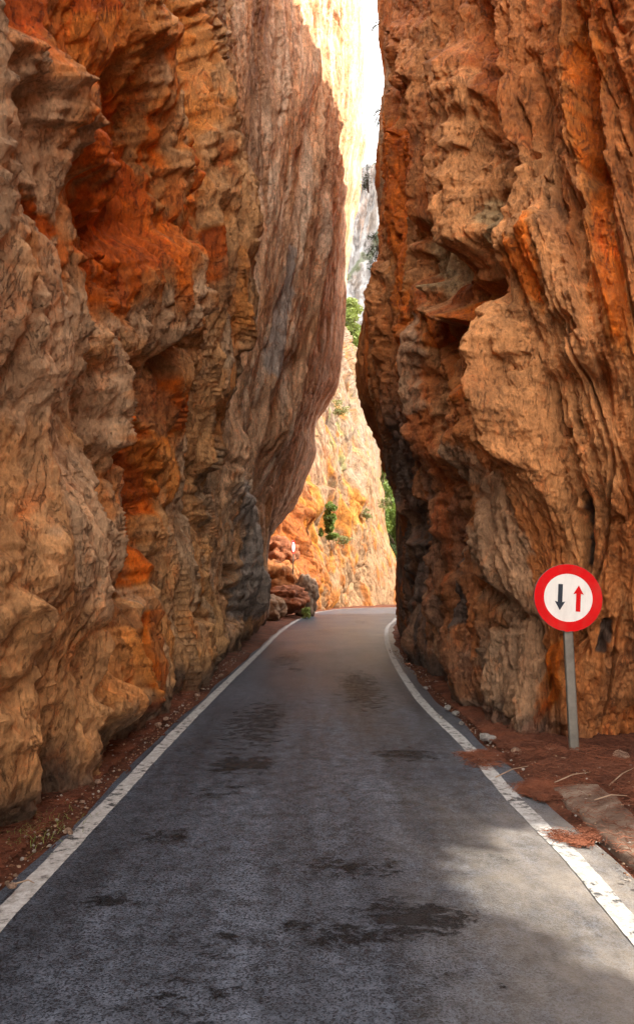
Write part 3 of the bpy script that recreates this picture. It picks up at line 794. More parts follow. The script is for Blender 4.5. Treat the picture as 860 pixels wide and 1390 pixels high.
b = bump(N, L, inv, .8, .012, b)
L.new(b, B.inputs['Normal'])
M_asph = m
el = offset(left_line, -.20); er = offset(right_line, .24)
edge_w = lambda s: .05 * np.sin(np.arange(500) * .31 + s) * np.sin(np.arange(500) * .083 + s * 2)
el = offset(left_line, -.13 + .6 * edge_w(1)); er = offset(right_line, .22 + edge_w(4))
k = np.linspace(0, 1, 9)
rows = el[:, None, :] * (1 - k)[None, :, None] + er[:, None, :] * k[None, :, None]
zz = .0 + .02 * (1 - (2 * k - 1) ** 2)
Vr = np.concatenate([rows, np.broadcast_to(zz[None, :, None], (500, 9, 1))], 2).reshape(-1, 3)
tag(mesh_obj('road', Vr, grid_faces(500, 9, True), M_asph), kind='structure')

# edge lines, worn paint
m, nt, N, L, B = new_mat('worn_white_paint')
co = N.new('ShaderNodeTexCoord').outputs['Object']
n1 = tex(N, L, co, 14, 9, .75).outputs[0]; n2 = tex(N, L, co, 2.2, 4, .5).outputs[0]; n3 = tex(N, L, co, 70, 3, .7).outputs[0]
wear = math_n(N, L, 'ADD', n1, math_n(N, L, 'MULTIPLY', math_n(N, L, 'SUBTRACT', n2, .5), .35))
wm = ramp(N, L, wear, [(.555, (0, 0, 0)), (.60, (1, 1, 1))])
pc = mixc(N, L, 1.0, ramp(N, L, n3, [(.3, (.34, .33, .31)), (.6, (.50, .49, .47))]), ramp(N, L, n1, [(.38, (1, 1, 1)), (.56, (.62, .60, .57))]), 'MULTIPLY')
L.new(mixc(N, L, wm, pc, (.05, .05, .05)), B.inputs['Base Color'])
B.inputs['Roughness'].default_value = .6
L.new(bump(N, L, n1, .4, .006), B.inputs['Normal'])
M_paint = m
def crown(xy, l, r):
    w = np.linalg.norm(xy - l, axis=1) / np.linalg.norm(r - l, axis=1)
    return .02 * (1 - (2 * w - 1) ** 2)
def line_strip(line, wdt, jag_amp, seed, lo, hi):
    rg = np.random.default_rng(seed)
    n = 2600
    t = np.linspace(lo, hi, n)
    i = np.clip(t.astype(int), 0, 498); f = (t - i)[:, None]
    cl = line[i] * (1 - f) + line[i+1] * f
    tg = np.gradient(cl, axis=0); tg /= np.linalg.norm(tg, axis=1, keepdims=True)
    nn = np.stack([tg[:, 1], -tg[:, 0]], 1)
    def j():
        a = np.convolve(rg.normal(0, 1, n), np.ones(7) / 7, 'same') + .6 * np.convolve(rg.normal(0, 1, n), np.ones(40) / 12, 'same')
        return a * jag_amp
    a = cl - nn * (wdt / 2 + j())[:, None]; bb = cl + nn * (wdt / 2 + j())[:, None]
    L0 = el[i]; R0 = er[i]
    V = np.stack([np.c_[a, crown(a, L0, R0) + .005], np.c_[bb, crown(bb, L0, R0) + .005]], 1).reshape(-1, 3)
    return V, grid_faces(n, 2, True)
V, F = line_strip(left_line, .125, .006, 3, 0, 499); tag(mesh_obj('road_line', V, F, M_paint), kind='structure')
# right line is broken once by a drift of needles
V, F = line_strip(right_line, .125, .006, 4, 0, 499); tag(mesh_obj('road_line', V, F, M_paint), kind='structure')

# shoulders of red soil and needle litter, running under the rock
def shoulder(name, e, side, wdt, seed, hgt):
    n, k = 900, 46
    t = np.linspace(0, 498.5, n); i = t.astype(int); f = (t - i)[:, None]
    ln = e[i] * (1 - f) + e[i+1] * f
    tg = np.gradient(ln, axis=0); tg /= np.linalg.norm(tg, axis=1, keepdims=True)
    nn = np.stack([tg[:, 1], -tg[:, 0]], 1) * side
    s = np.linspace(0, 1, k) ** 1.3
    w = wdt(ln[:, 1]) if callable(wdt) else np.full(n, wdt)
    XY = ln[:, None] + nn[:, None] * (s[None, :, None] * w[:, None, None] - .05)
    V = np.concatenate([XY, np.zeros((n, k, 1))], 2).reshape(-1, 3)
    ss = np.repeat((s[None, :] * w[:, None]), 1, 0).ravel()
    V[:, 2] = (-.012 + hgt * sstep(0, .5, ss) + .022 * fbm(V * 4 + 5, seed, 4) * sstep(0, .12, ss + .06) + .010 * fbm(V * 22, seed + 5, 2)
               + .05 * fbm(V * np.array([1, .8, 1]), seed + 9, 2) * sstep(.05, .5, ss))
    V[:, 2] += .012 * sstep(.12, 0, ss) * noise(V * 6, seed + 3)
    o = mesh_obj(name, V, grid_faces(n, k, side > 0), M_soil)
    return tag(o, kind='structure')
shoulder('shoulder_left', el, -1, lambda y: np.where(y > 28, 5.0, 1.6), 601, .05)
shoulder('shoulder_right', er, 1, lambda y: np.where(y < 9, 5.5, 1.8), 701, .07)

# ------------------------------------------------------------------ concrete gutter kerb by the right shoulder
def concrete():
    m, nt, N, L, B = new_mat('weathered_concrete')
    co = N.new('ShaderNodeTexCoord').outputs['Object']
    n1 = tex(N, L, co, 5, 9, .7).outputs[0]; n2 = tex(N, L, co, 60, 4, .7).outputs[0]
    c = ramp(N, L, n1, [(.36, (.075, .038, .022)), (.5, (.14, .085, .055)), (.66, (.24, .175, .125))])
    L.new(c, B.inputs['Base Color']); B.inputs['Roughness'].default_value = .85
    b = bump(N, L, n1, .6, .02); b = bump(N, L, n2, .5, .006, b); L.new(b, B.inputs['Normal'])
    return m
M_conc = concrete()
n = 260
yy = np.linspace(-4, 6.6, n)
cx = 1.98 + .05 * np.sin(yy * .9) + .03 * (yy - 5) * (yy > 5)
prof = [(-.12, -.05), (-.115, .015), (-.10, .040), (-.05, .052), (.0, .056), (.08, .060), (.16, .070), (.24, .07), (.26, -.05)]
V = np.array([[cx[i] + a, yy[i], z * (1 if yy[i] < 6 else max(0, 1 - (yy[i] - 6) / .6)) ] for i in range(n) for a, z in prof])
V[:, 0] += .035 * fbm(V * 3, 801, 4); V[:, 2] += .018 * fbm(V * 5, 811, 4)
o = mesh_obj('kerb', V, grid_faces(n, len(prof), False), M_conc); tag(o, kind='structure')

# ------------------------------------------------------------------ pine-needle litter (stuff)
def simple_mat(name, colr, rough=.8, metal=0, var=.25, scale=20, spec=.3, trans=0):
    m, nt, N, L, B = new_mat(name)
    co = N.new('ShaderNodeTexCoord').outputs['Object']
    n1 = tex(N, L, co, scale, 6, .65).outputs[0]
    lo = tuple(max(0, v * (1 - var)) for v in colr); hi = tuple(min(1, v * (1 + var)) for v in colr)
    L.new(ramp(N, L, n1, [(.3, lo), (.7, hi)]), B.inputs['Base Color'])
    B.inputs['Roughness'].default_value = rough; B.inputs['Metallic'].default_value = metal
    B.inputs['Specular IOR Level'].default_value = spec
    L.new(bump(N, L, n1, .15, .01), B.inputs['Normal'])
    return m
M_needle = simple_mat('dry_needles', (.13, .040, .017), .8, var=.6, scale=3)
def needles(name, pts, seed):
    rg = np.random.default_rng(seed)
    n = len(pts)
    ang = rg.uniform(0, 2 * math.pi, n); ln = rg.uniform(.035, .085, n); w = rg.uniform(.0009, .0018, n)
    til = rg.normal(0, .22, n)
    dx, dy, dz = np.cos(ang) * np.cos(til), np.sin(ang) * np.cos(til), np.sin(til)
    D = np.stack([dx, dy, dz], 1); Wd = np.stack([-np.sin(ang), np.cos(ang), 0 * ang], 1) * w[:, None]
    Up = np.array([0, 0, 1.]) * w[:, None] * 1.4
    a = pts - D * ln[:, None] / 2; b = pts + D * ln[:, None] / 2
    mid = pts + np.stack([0 * ang, 0 * ang, np.abs(rg.normal(0, .004, n))], 1)
    V = np.stack([a - Wd, a + Wd, a + Up, mid - Wd, mid + Wd, mid + Up, b - Wd, b + Wd, b + Up], 1).reshape(-1, 3)
    i = np.arange(n)[:, None] * 9
    F = []
    for s in (0, 3):
        for q in ((0, 1, 4, 3), (1, 2, 5, 4), (2, 0, 3, 5)):
            F.append(i + s + np.array(q)[None])
    return tag(mesh_obj(name, V, np.concatenate(F), M_needle, smooth=False), 'rust-red dead pine needles littering the soil beside the road', 'pine needles', kind='stuff')
pts = []
rg = np.random.default_rng(5)
for _ in range(26000):      # right verge
    y = 2.6 + 9.5 * rg.random() ** 1.4
    x = 1.78 + abs(rg.normal(0, .75 if y < 7.4 else .22))
    if y < 7 and x < 2.25 and rg.random() < .75: continue
    pts.append((x, y, .035 + .07 * min(1, max(0, (x - 1.7) * 2)) * .8 + rg.random() * .02))
for _ in range(9000):       # left verge
    y = 3.2 + 9 * rg.random() ** 1.3
    x = -1.80 - abs(rg.normal(0, .16))
    pts.append((x, y, .028 + rg.random() * .025))
# drifts spilling over the line and the kerb
for (cx_, cy_, rx_, ry_, nn_, hh) in ((1.52, 7.25, .20, .28, 2600, .035), (1.78, 6.05, .17, .30, 3600, .07), (1.62, 4.95, .08, .10, 300, .02), (1.72, 5.05, .13, .10, 900, .02), (2.45, 5.2, .25, .7, 5000, .10), (2.2, 6.2, .3, .5, 4000, .08)):
    sub = [(rg.normal(0, .75), rg.normal(0, .6), rg.uniform(.25, .8)) for _ in range(9)]
    for _ in range(nn_):
        u_, v_, w_ = sub[int(rg.integers(0, 9))]
        a, b_ = rg.normal(0, .5), rg.normal(0, .5)
        pts.append((cx_ + (u_ + a * w_) * rx_, cy_ + (v_ + b_ * w_) * ry_, .022 + hh * .7 * w_ * math.exp(-(a * a + b_ * b_) * 2) * rg.random() ** .5))
needles('pine_needles', np.array(pts), 9)

# ------------------------------------------------------------------ stones and boulders
def ico(sub):
    import bmesh
    bm = bmesh.new(); bmesh.ops.create_icosphere(bm, subdivisions=sub, radius=1)
    V = np.array([v.co[:] for v in bm.verts]); F = np.array([[v.index for v in f.verts] for f in bm.faces])
    bm.free(); return V, F
IV3, IF3 = ico(3); IV5, IF5 = ico(5)
def stone(name, loc, size, seed, mat, c, hi=False, rz=0):
    V, F = (IV5, IF5) if hi else (IV3, IF3)
    f, e = facet(V * (1.3 if not hi else 1.1) + seed * 3.7, seed); n_ = fbm(V * 2.2 + seed, seed + 1, 4)
    r = 1 + .30 * f + .18 * n_ - (.10 * np.exp(-e / .08) if hi else 0)
    if hi:
        f2_, e2_ = facet(V * 3.2 + seed, seed + 2); r = r + .10 * f2_
    W = V * r[:, None] * np.array(size)[None]
    colr = np.array(c)[None] * (1 + .5 * n_)[:, None]
    o = mesh_obj(name, W, F, mat, col=colr, smooth=hi)
    o.location = loc; o.rotation_euler = (0, 0, rz)
    return o
OR = (.25, .095, .028); RD = (.22, .075, .03); GR = (.27, .25, .22)
boulders = [  # px, py(base), Y, sx, sy, sz, colour, label
    (385, 822, 34.5, 1.2, 1.0, .75, RD, 'low reddish boulder nearest the foot of the far road sign post'),
    (414, 822, 36.5, .62, .7, 1.15, (.17, .115, .075), 'upright tan-grey boulder just right of the far sign post'),
    (372, 800, 36.0, 1.3, 1.1, 1.1, OR, 'orange boulder against the dark edge of the left cliff beyond the bend'),
    (398, 812, 35.6, .62, .55, .42, RD, 'flat-topped red boulder on which the far sign post stands'),
    (376, 766, 38.0, 1.3, 1.1, 1.0, RD, 'red boulder high up the orange rockfall, left of the far sign plate'),
    (360, 836, 31.8, 1.0, .9, .75, (.22, .13, .07), 'brown boulder low beside the left cliff corner before the rockfall'),
    (384, 790, 37.0, .9, .8, .8, OR, 'rounded orange boulder mid-height in the rockfall behind the far sign post'),
]
for q, (bx, by, Y, sx, sy, sz, c_, lab) in enumerate(boulders):
    p = P(bx, by, Y)
    o = stone('boulder', (p[0], p[1], max(p[2], 0) + sz * .35), (sx, sy, sz), 20 + q, M_rock, c_, True, q * 1.3)
    tag(o, lab, 'boulder', 'boulders fallen beside the far bend')
# small stones on the verges
stones = [(592, 928, .05, 'rounded grey'), (607, 962, .055, 'pale grey'), (617, 970, .045, 'chalky white'), (620, 968, .03, 'pinkish'), (626, 983, .035, 'small pale'), (598, 975, .03, 'flat buff'), (659, 1003, .07, 'larger pale'), (667, 1005, .06, 'bluish white'),
          (577, 935, .05, 'buff'), (747, 1020, .05, 'tan'), (842, 1030, .09, 'broad brown'), (700, 1022, .06, 'brownish'), (765, 1035, .05, 'dark tan'),
          (115, 1058, .035, 'orange'), (122, 1060, .025, 'reddish'), (133, 1063, .03, 'ochre'), (112, 1090, .02, 'chalky'), (92, 1130, .03, 'pale'), (96, 1132, .02, 'tiny white'), (215, 985, .04, 'tan'), (225, 977, .035, 'buff'),
          (268, 945, .05, 'brown'), (16, 1205, .028, 'grey'), (300, 918, .05, 'rusty')]
for q, (sx_, sy_, r_, wd) in enumerate(stones):
    p = G(sx_, sy_, .04)
    o = stone('stone', (p[0], p[1], .045 + r_ * .2), (r_, r_ * .8, r_ * .6), 60 + q, M_rock, (.30, .27, .24) if q < 9 else (.34, .22, .15), False, q)
    side = 'right' if sx_ > 430 else 'left'
    tag(o, f'{wd} stone lying in the litter of the {side} verge', 'stone', 'small stones on the verges')

# fine gravel among the litter
rgg = np.random.default_rng(77)
GV = []
GF = []
bv, bf = ico(1)
gp_ = []
for _ in range(2600):
    y = 2.4 + 16 * rgg.random() ** 1.5
    if rgg.random() < .5: x = -1.66 - abs(rgg.normal(0, .17))
    else: x = 1.70 + abs(rgg.normal(0, .16 if y > 7.2 else .55))
    gp_.append((x, y))
for k_, (x, y) in enumerate(gp_):
    r_ = .004 + .013 * rgg.random() ** 2.5
    sc_ = np.array([1, .8, .6]) * r_ * rgg.uniform(.8, 1.2, 3)
    a_ = rgg.uniform(0, 6.28); W = bv * (1 + .25 * rgg.normal(0, 1, (len(bv), 1))) * sc_
    W = np.stack([W[:, 0] * math.cos(a_) - W[:, 1] * math.sin(a_), W[:, 0] * math.sin(a_) + W[:, 1] * math.cos(a_), W[:, 2]], 1)
    GV.append(W + np.array([x, y, .022 + .05 * min(1, max(0, (abs(x) - 1.72) * 2.2)) + r_ * .3])); GF.append(bf + k_ * len(bv))
GV = np.concatenate(GV)
gc = np.repeat(np.array([(.30, .20, .13), (.22, .10, .05), (.34, .30, .26)])[rgg.integers(0, 3, len(gp_))], len(bv), 0)
tag(mesh_obj('gravel', GV, np.concatenate(GF), M_rock, col=gc, smooth=False), 'fine reddish grit scattered along both road edges', 'gravel', kind='stuff')

# ------------------------------------------------------------------ road signs
M_red = simple_mat('sign_red', (.62, .003, .004), .65, var=.08, scale=6, spec=.12)
M_face = simple_mat('sign_white', (.80, .74, .66), .6, var=.05, scale=5, spec=.2)
M_blackp = simple_mat('sign_black', (.012, .016, .026), .4, var=.1)
M_galv = simple_mat('galvanised_steel', (.20, .175, .14), .5, metal=.55, var=.3, scale=7)
def weather(m, spots):
    nt = m.node_tree; N, L = nt.nodes, nt.links; B = N['Principled BSDF']
    src = B.inputs['Base Color'].links[0].from_socket
    co = N.new('ShaderNodeTexCoord').outputs['Object']
    g1 = tex(N, L, mapping(N, L, co, (1.6, 1, .7)), 3.5, 9, .7).outputs[0]
    c = mixc(N, L, ramp(N, L, g1, [(.48, (0, 0, 0)), (.75, (.25, .25, .25))]), src, (.22, .13, .08))
    v = tex(N, L, co, 9, kind='ShaderNodeTexVoronoi')
    c = mixc(N, L, ramp(N, L, v.outputs['Distance'], [(.05, (spots,) * 3), (.09, (0, 0, 0))]), c, (.06, .035, .025))
    L.new(c, B.inputs['Base Color'])
weather(M_red, .25); weather(M_face, .55)
M_back = simple_mat('sign_back', (.22, .20, .18), .5, metal=.6, var=.2)
def disc(name, r0, r1, y0, y1, mat, parent, n=96, wob=0):
    """annulus/disc facing -Y, closed solid between y0 (front) and y1 (back)"""
    a = np.linspace(0, 2 * math.pi, n, endpoint=False)
    rr = r1 * (1 + wob * (np.sin(a * 23) * np.exp(-((a - 4.7) / .35) ** 2)))
    ring = lambda r, y: np.stack([r * np.cos(a), 0 * a + y, r * np.sin(a)], 1)
    V = np.concatenate([ring(np.full(n, r0), y0), ring(rr, y0), ring(rr, y1), ring(np.full(n, r0), y1)])
    F = []
    for k_ in range(4):
        for i in range(n):
            j = (i + 1) % n; A, Bk = k_ * n, ((k_ + 1) % 4) * n
            F.append((A + i, A + j, Bk + j, Bk + i))
    return mesh_obj(name, V, F, mat, parent, smooth=False)
def solid(name, outline, y0, y1, mat, parent):
    n = len(outline)
    V = [(x, y0, z) for x, z in outline] + [(x, y1, z) for x, z in outline]
    F = [tuple(range(n)), tuple(range(2 * n - 1, n - 1, -1))] + [(i, n + i, n + (i + 1) % n, (i + 1) % n) for i in range(n)]
    return mesh_obj(name, V, F, mat, parent, smooth=False)
def arrow(s, cx_, up):
    """thin shaft with a barbed head, height 2*.125"""
    o = [(-.022, -.128), (.022, -.128), (.022, .048), (.050, .040), (0, .128), (-.050, .040), (-.022, .048)]
    return [(cx_ + x * s, (z if up else -z) * s) for x, z in (o if up else [( -x, z) for x, z in o])]
def road_sign(base, H, s, rz, tilt, lean, pw, pd):
    root = empty('road_sign', base, 0)
    # post: rolled rectangular tube, rounded corners
    c = []; rad = pw * .18
    for (qx, qy, a0) in ((1, 1, 0), (-1, 1, 90), (-1, -1, 180), (1, -1, 270)):
        for t_ in range(0, 91, 30):
            c.append((qx * (pw / 2 - rad) + rad * math.cos(R(a0 + t_)), qy * (pd / 2 - rad) + rad * math.sin(R(a0 + t_))))
    nC = len(c); zs = [-.25, 0, .1, .3, .6, 1.0, H - .02, H + .2 * s / .33]
    V = np.array([(x, y, z) for z in zs for x, y in c]); nz = len(zs)
    F = [(k_ * nC + i, k_ * nC + (i + 1) % nC, (k_ + 1) * nC + (i + 1) % nC, (k_ + 1) * nC + i) for k_ in range(nz - 1) for i in range(nC)]
    F += [tuple(range((nz - 1) * nC, nz * nC)), tuple(range(nC))[::-1]]
    post = mesh_obj('post', V, F, M_galv, root, smooth=False)
    pl = disc('sign_plate', .02, s, 0, .018, M_back, root, wob=.0)
    pl.data.name = 'sign_plate'
    pl.location = (0, -pd / 2 - .03, H); pl.rotation_euler = (0, tilt, rz)
    disc('border', s * .71, s * .995, -.004, .001, M_red, pl, wob=.012)
    disc('face', 0.001, s * .712, -.0025, .001, M_face, pl)
    solid('arrow', arrow(s / .33, -.078 * s / .33, False), -.0055, -.001, M_blackp, pl)['label'] = 'black arrow pointing down'
    solid('arrow', arrow(s / .33, .098 * s / .33, True), -.0055, -.001, M_red, pl)['label'] = 'red arrow pointing up'
    # rolled rim at the back and two clamps
    disc('rim', s * .965, s * .998, .018, .034, M_back, pl)
    for dz in (-.12, .12):
        V = []
        solid('clamp', [(-pw * .8, dz * s / .33 - .018), (pw * .8, dz * s / .33 - .018), (pw * .8, dz * s / .33 + .018), (-pw * .8, dz * s / .33 + .018)], .019, .030, M_galv, pl)
    root.rotation_euler = (0, lean, 0)
    return root
pb = G(779, 1030)
t = road_sign((pb[0], pb[1], 0), 1.50, .322, R(-4), R(5), R(-.3), .094, .05)
tag(t, 'round red-bordered sign with black and red arrows on a metal post before the right cliff', 'road sign')
pf = P(397, 810, 35.4)
t = road_sign((pf[0], pf[1], pf[2]), 2.35, .33, R(76), R(2), R(.8), .06, .05)
tag(t, 'distant road sign seen nearly edge-on, its post among orange boulders at the bend', 'road sign')

# ------------------------------------------------------------------ plants
def leaf_mat(name, c, var=.35):
    m, nt, N, L, B = new_mat(name)
    co = N.new('ShaderNodeTexCoord').outputs['Object']
    n1 = tex(N, L, co, 2.5, 3, .6).outputs[0]; n2 = tex(N, L, co, 23, 2, .6).outputs[0]
    lo = tuple(v * (1 - var) for v in c); hi = tuple(v * (1 + var) for v in c)
    cc = ramp(N, L, math_n(N, L, 'ADD', math_n(N, L, 'MULTIPLY', n1, .5), math_n(N, L, 'MULTIPLY', n2, .5)), [(.35, lo), (.65, hi)])
    L.new(cc, B.inputs['Base Color']); B.inputs['Roughness'].default_value = .6
    tr = N.new('ShaderNodeBsdfTranslucent'); L.new(cc, tr.inputs[0])
    mx = N.new('ShaderNodeMixShader'); mx.inputs[0].default_value = .35
    L.new(B.outputs[0], mx.inputs[1]); L.new(tr.outputs[0], mx.inputs[2])
    L.new(mx.outputs[0], N['Material Output'].inputs[0])
    return m
M_leaf = leaf_mat('foliage_green', (.13, .19, .030)); M_leafy = leaf_mat('foliage_yellow_green', (.22, .27, .06)); M_dry = leaf_mat('foliage_dry', (.24, .24, .09)); M_leafd = leaf_mat('foliage_dark', (.05, .08, .022))
M_twig = simple_mat('dry_twig', (.30, .20, .13), .8)
M_bark = simple_mat('bark', (.16, .11, .075), .9, var=.4, scale=12)
def leaves(centres, radii, n, size, seed, aspect=2.2):
    """small bent leaf quads spread through clumps"""
    rg = np.random.default_rng(seed)
    centres = np.array(centres, float); radii = np.array(radii, float)
    if radii.ndim == 1: radii = np.repeat(radii[:, None], 3, 1)
    w = radii.prod(1) ** (2 / 3); k_ = rg.choice(len(centres), n, p=w / w.sum())
    u = rg.normal(0, 1, (n, 3)); u /= np.linalg.norm(u, axis=1, keepdims=True)
    r = rg.random(n) ** .45
    c = centres[k_] + u * r[:, None] * radii[k_]
    a = rg.normal(0, 1, (n, 3)) + u * .6; a /= np.linalg.norm(a, axis=1, keepdims=True)
    b = np.cross(a, rg.normal(0, 1, (n, 3))); b /= np.linalg.norm(b, axis=1, keepdims=True)
    nn_ = np.cross(a, b)
    s = size * rg.uniform(.6, 1.3, n)[:, None]
    V = np.stack([c - a * s, c + b * s / aspect + nn_ * s * .15, c + a * s, c - b * s / aspect + nn_ * s * .15], 1).reshape(-1, 3)
    return V, np.arange(n * 4).reshape(-1, 4)
def limb(pts, rad, seg=7):
    pts = np.array(pts, float); n = len(pts); V = []
    for i in range(n):
        t_ = pts[min(i+1, n-1)] - pts[max(i-1, 0)]; t_ /= np.linalg.norm(t_) + 1e-9
        u = np.cross(t_, [0.3, .9, .1]); u /= np.linalg.norm(u); v = np.cross(t_, u)
        for k_ in range(seg):
            a = 2 * math.pi * k_ / seg
            V.append(pts[i] + rad[i] * (math.cos(a) * u + math.sin(a) * v))
    F = [(i * seg + k_, i * seg + (k_+1) % seg, (i+1) * seg + (k_+1) % seg, (i+1) * seg + k_) for i in range(n-1) for k_ in range(seg)]
    return np.array(V), np.array(F)
def join(parts):
    Vs, Fs, o = [], [], 0
    for V, F in parts: Vs.append(V); Fs.append(F + o); o += len(V)
    return np.concatenate(Vs), np.concatenate(Fs)
def tree(name, base, H, clumps, n, size, mat, seed, label, cat='tree', group=None, tr=.12):
    """clumps: offsets from base (x,y,z,rx,ry,rz)"""
    root = empty(name, base)
    rg = np.random.default_rng(seed)
    trunk = [(0, 0, -.3), (.03 * H, 0, .25 * H), (-.01 * H, .02 * H, .55 * H), (.02 * H, 0, .92 * H)]
    parts = [limb(trunk, [tr, tr * .8, tr * .55, tr * .15])]
    for cl in clumps[:14]:
        z0 = min(cl[2] * .7, .8 * H)
        parts.append(limb([(0, 0, z0), (cl[0] * .5, cl[1] * .5, (z0 + cl[2]) * .5 + .1), (cl[0], cl[1], cl[2])], [tr * .4, tr * .25, tr * .08], 5))
    V, F = join(parts); mesh_obj('trunk', V, F, M_bark, root)
    V, F = leaves([c[:3] for c in clumps], [c[3:6] for c in clumps], n, size, seed)
    mesh_obj('crown', V, F, mat, root, smooth=False)
    return tag(root, label, cat, group)
def rand_clumps(n, c, spread, r, seed):
    rg = np.random.default_rng(seed); out = []
    for _ in range(n):
        o = rg.normal(0, .5, 3) * np.array(spread) + np.array(c); q = r * rg.uniform(.6, 1.3)
        out.append((*o, q, q, q * .8))
    return out
# bush clinging to the far cliff
def bush(px_, py_, Y, w, h, n, size, mat, seed, label, group=None, name='bush'):
    p = P(px_, py_ , Y)
    rg = np.random.default_rng(seed)
    k_ = 22
    cl = [(rg.normal(0, w * .26), rg.normal(0, w * .2) - .15, h * rg.uniform(0, 1) ** 1.2 - h * .1, w * rg.uniform(.12, .34), w * .25, min(w, h) * rg.uniform(.12, .3)) for i in range(k_)]
    return tree(name, (p[0], p[1], p[2]), h * .7, cl, n, size, mat, seed, label, name, group, tr=.04)
bush(446, 729, 43.4, .95, 2.3, 4200, .085, M_leaf, 1, 'dense green bush clinging to the middle of the sunlit far cliff')
bush(414, 836, 34.0, .5, .42, 700, .05, M_leafy, 2, 'small bright green tuft at the roadside below the far sign', name='plant')
bush(466, 738, 47.0, .9, .5, 500, .07, M_dry, 3, 'sparse olive tuft right of and below the dense bush on the far cliff', 'dry tufts on the far cliff', 'plant')
bush(520, 690, 54.0, .7, .7, 400, .08, M_dry, 4, 'olive tuft near the right edge of the far cliff', 'dry tufts on the far cliff', 'plant')
bush(497, 702, 51.0, .6, .6, 380, .08, M_dry, 5, 'olive tuft on the far cliff between the bush and its right edge', 'dry tufts on the far cliff', 'plant')
bush(459, 560, 50.0, 1.2, .9, 600, .08, M_dry, 6, 'pale tuft high on the grey top of the far cliff', 'dry tufts on the far cliff', 'plant')
# trees in the slot and behind the right edge
b0 = P(481, 520, 66); top_ = P(481, 405, 66); Ht = top_[2] - b0[2]
cl = []
rgt = np.random.default_rng(3)
for i in range(26):
    z_ = Ht * (.12 + .85 * i / 26); w_ = 1.15 * (1 - .6 * i / 26)
    cl.append((rgt.normal(0, w_ * .6) - .3, rgt.normal(0, w_ * .6), z_, .75, .75, .45))
tree('tree', (b0[0], b0[1], b0[2]), Ht, cl, 9000, .14, M_leafy, 31, 'sunlit yellow-green tree rising in the slot above the far cliff', tr=.16)
for q, (tx, ty, Y, lab, mt) in enumerate(((540, 700, 72, 'large green tree behind the upper right edge of the far cliff', M_leaf),
                                          (547, 800, 70, 'dark green tree low behind the right foot of the far cliff', M_leafd),
                                          (515, 640, 80, 'pale tree on the slope behind the far cliff, beside the right cliff', M_leafy))):
    p = P(tx, ty, Y)
    hz = p[2]
    cl = rand_clumps(26, (0, 0, hz * .78 + 1.0), (3.2, 3, max(3.2, hz * .5)), 1.3, 40 + q)
    tree('tree', (p[0], p[1], 0), hz, cl, 12000, .17, mt, 50 + q, lab, 'tree', 'trees behind the far cliff', tr=.22)

# tuft of grass in the left verge
def grass(cx_, cy_, n, seed):
    rg = np.random.default_rng(seed); Vs = []; n_ = n
    x = cx_ + rg.normal(0, .13, n_); y = cy_ + rg.normal(0, .22, n_)
    a = rg.uniform(0, 6.28, n_); h_ = rg.uniform(.015, .05, n_); l_ = rg.uniform(.01, .09, n_); w = .0018
    dx, dy = np.cos(a), np.sin(a)
    z0 = .03
    b1 = np.stack([x - dy * w, y + dx * w, 0 * x + z0], 1); b2 = np.stack([x + dy * w, y - dx * w, 0 * x + z0], 1)
    m1 = np.stack([x + dx * l_ * .4 - dy * w * .8, y + dy * l_ * .4 + dx * w * .8, z0 + h_ * .7], 1); m2 = np.stack([x + dx * l_ * .4 + dy * w * .8, y + dy * l_ * .4 - dx * w * .8, z0 + h_ * .7], 1)
    t_ = np.stack([x + dx * l_, y + dy * l_, z0 + h_ * .9], 1)
    V = np.stack([b1, b2, m2, m1, t_ - .0003, t_ + .0003], 1).reshape(-1, 3)
    i = np.arange(n_)[:, None] * 6
    F = np.concatenate([i + np.array([[0, 1, 2, 3]]), i + np.array([[3, 2, 5, 4]])])
    tag(mesh_obj('grass', V, F, M_leafy, smooth=False), 'sparse low grass growing in the left verge beside the rock', 'grass', kind='stuff')
gp = G(48, 1135)
grass(gp[0], gp[1], 170, 4)

for q, (x1, y1, x2, y2, lab) in enumerate(((672, 1055, 716, 1040, 'short pale twig lying in the needles left of the near sign post'),
        (752, 1062, 800, 1048, 'thin pale twig lying in the needles in front of the near sign post'),
        (806, 1086, 850, 1080, 'long pale twig lying near the kerb at the right edge'),
        (826, 1066, 860, 1042, 'slanting pale twig furthest right, below the right cliff'),
        (22, 1186, 48, 1180, 'short pale twig on the left verge beside the road line'))):
    a_, b_ = G(x1, y1, .10), G(x2, y2, .12); m_ = (a_ + b_) / 2 + np.array([.01, .02, .015])
    if x1 < 400: a_[2] = b_[2] = .05; m_[2] = .06
    V, F = limb([a_, m_, b_], [.005, .0045, .002], 6)
    o = mesh_obj('twig', V, F, M_twig); tag(o, lab, 'twig', 'twigs lying on the verges')
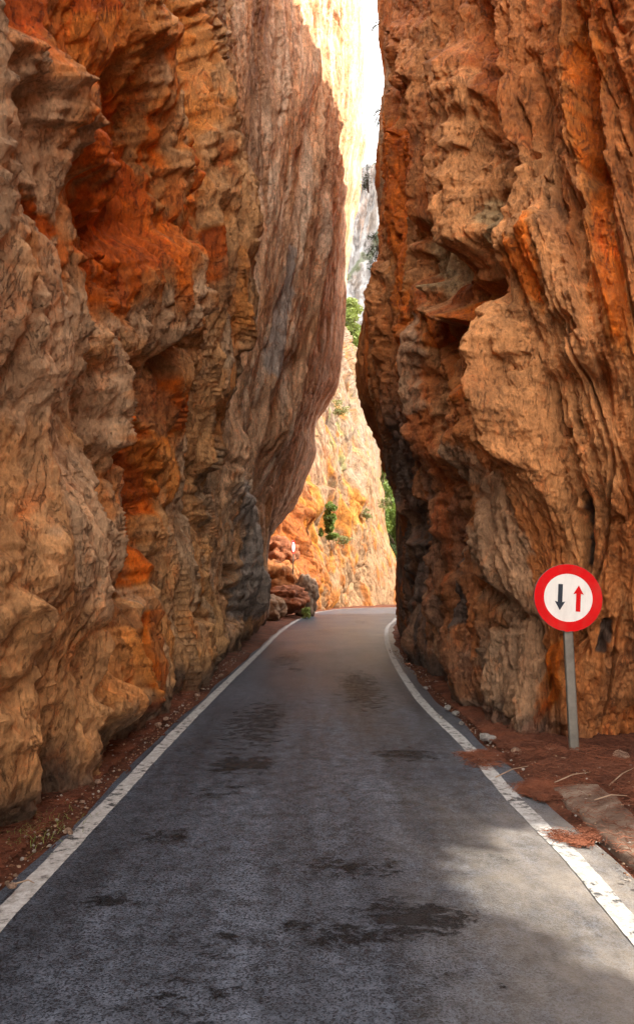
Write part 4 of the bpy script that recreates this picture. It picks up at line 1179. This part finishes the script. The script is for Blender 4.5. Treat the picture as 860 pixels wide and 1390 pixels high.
# shrubs hanging off the right cliff edge into the slot
def sprig(anchor, tips, n, size, mat, seed, label, r=.16):
    root = empty('hanging_shrub', anchor)
    parts = []; cl = []
    rg = np.random.default_rng(seed)
    for tp in tips:
        tp = np.array(tp) - np.array(anchor)
        mid = tp * .5 + np.array([0, 0, .12])
        parts.append(limb([(0, 0, 0), mid, tp], [.018, .012, .004], 5))
        for f_ in (.4, .6, .8, 1.0):
            q_ = (mid * 2 * (1 - f_) * f_ + tp * f_ * f_ + 0) if f_ < 1 else tp
            cl.append((*(q_ + rg.normal(0, .05, 3)), r, r, r * .8))
    V, F = join(parts); mesh_obj('stem', V, F, M_bark, root)
    V, F = leaves([c[:3] for c in cl], [c[3:6] for c in cl], n, size, seed, 5)
    mesh_obj('foliage', V, F, mat, root, smooth=False)
    return tag(root, label, 'shrub', 'shrubs hanging from the cliff edges')
sprig(tuple(P(513, 335, 18.6)), [P(499, 345, 18.6), P(501, 365, 18.5), P(503, 322, 18.7), P(506, 378, 18.6)], 900, .035, M_leafd, 71, 'dark wiry shrub hanging from the right cliff edge halfway up the slot')
sprig(tuple(P(517, 150, 18.1)), [P(503, 165, 18.1), P(501, 190, 18.1), P(504, 215, 18.3), P(508, 158, 18.2)], 500, .03, M_leafd, 72, 'thin sparse shrub on the right cliff edge where the slot narrows', .12)
sprig(tuple(P(519, 28, 17.7)), [P(502, 44, 17.7), P(495, 58, 17.7), P(505, 36, 17.7)], 260, .028, M_leafd, 73, 'bare twiggy shrub leaning into the slot near the top of the picture', .10)
sprig(tuple(P(500, 262, 19.3)), [P(495, 236, 19.3), P(492, 250, 19.3), P(497, 225, 19.2)], 500, .035, M_leafd, 74, 'small dark shrub low in the bright slot above the grey mountain', .12)

# ------------------------------------------------------------------ unseen shrub added in the cut gap to dapple the patch of sun
rgp = np.random.default_rng(17)
cl = [(rgp.normal(0, .25), rgp.uniform(-1.5, 1.5), rgp.uniform(-1.1, 1.1), .27, .30, .20) for _ in range(9)]
tree('bush', (10.9, hy, hz), .8, cl, 9000, .06, M_leafd, 81, 'unseen dark bush added in the gap of the right cliff to dapple the sunlit road', 'bush', tr=.03)
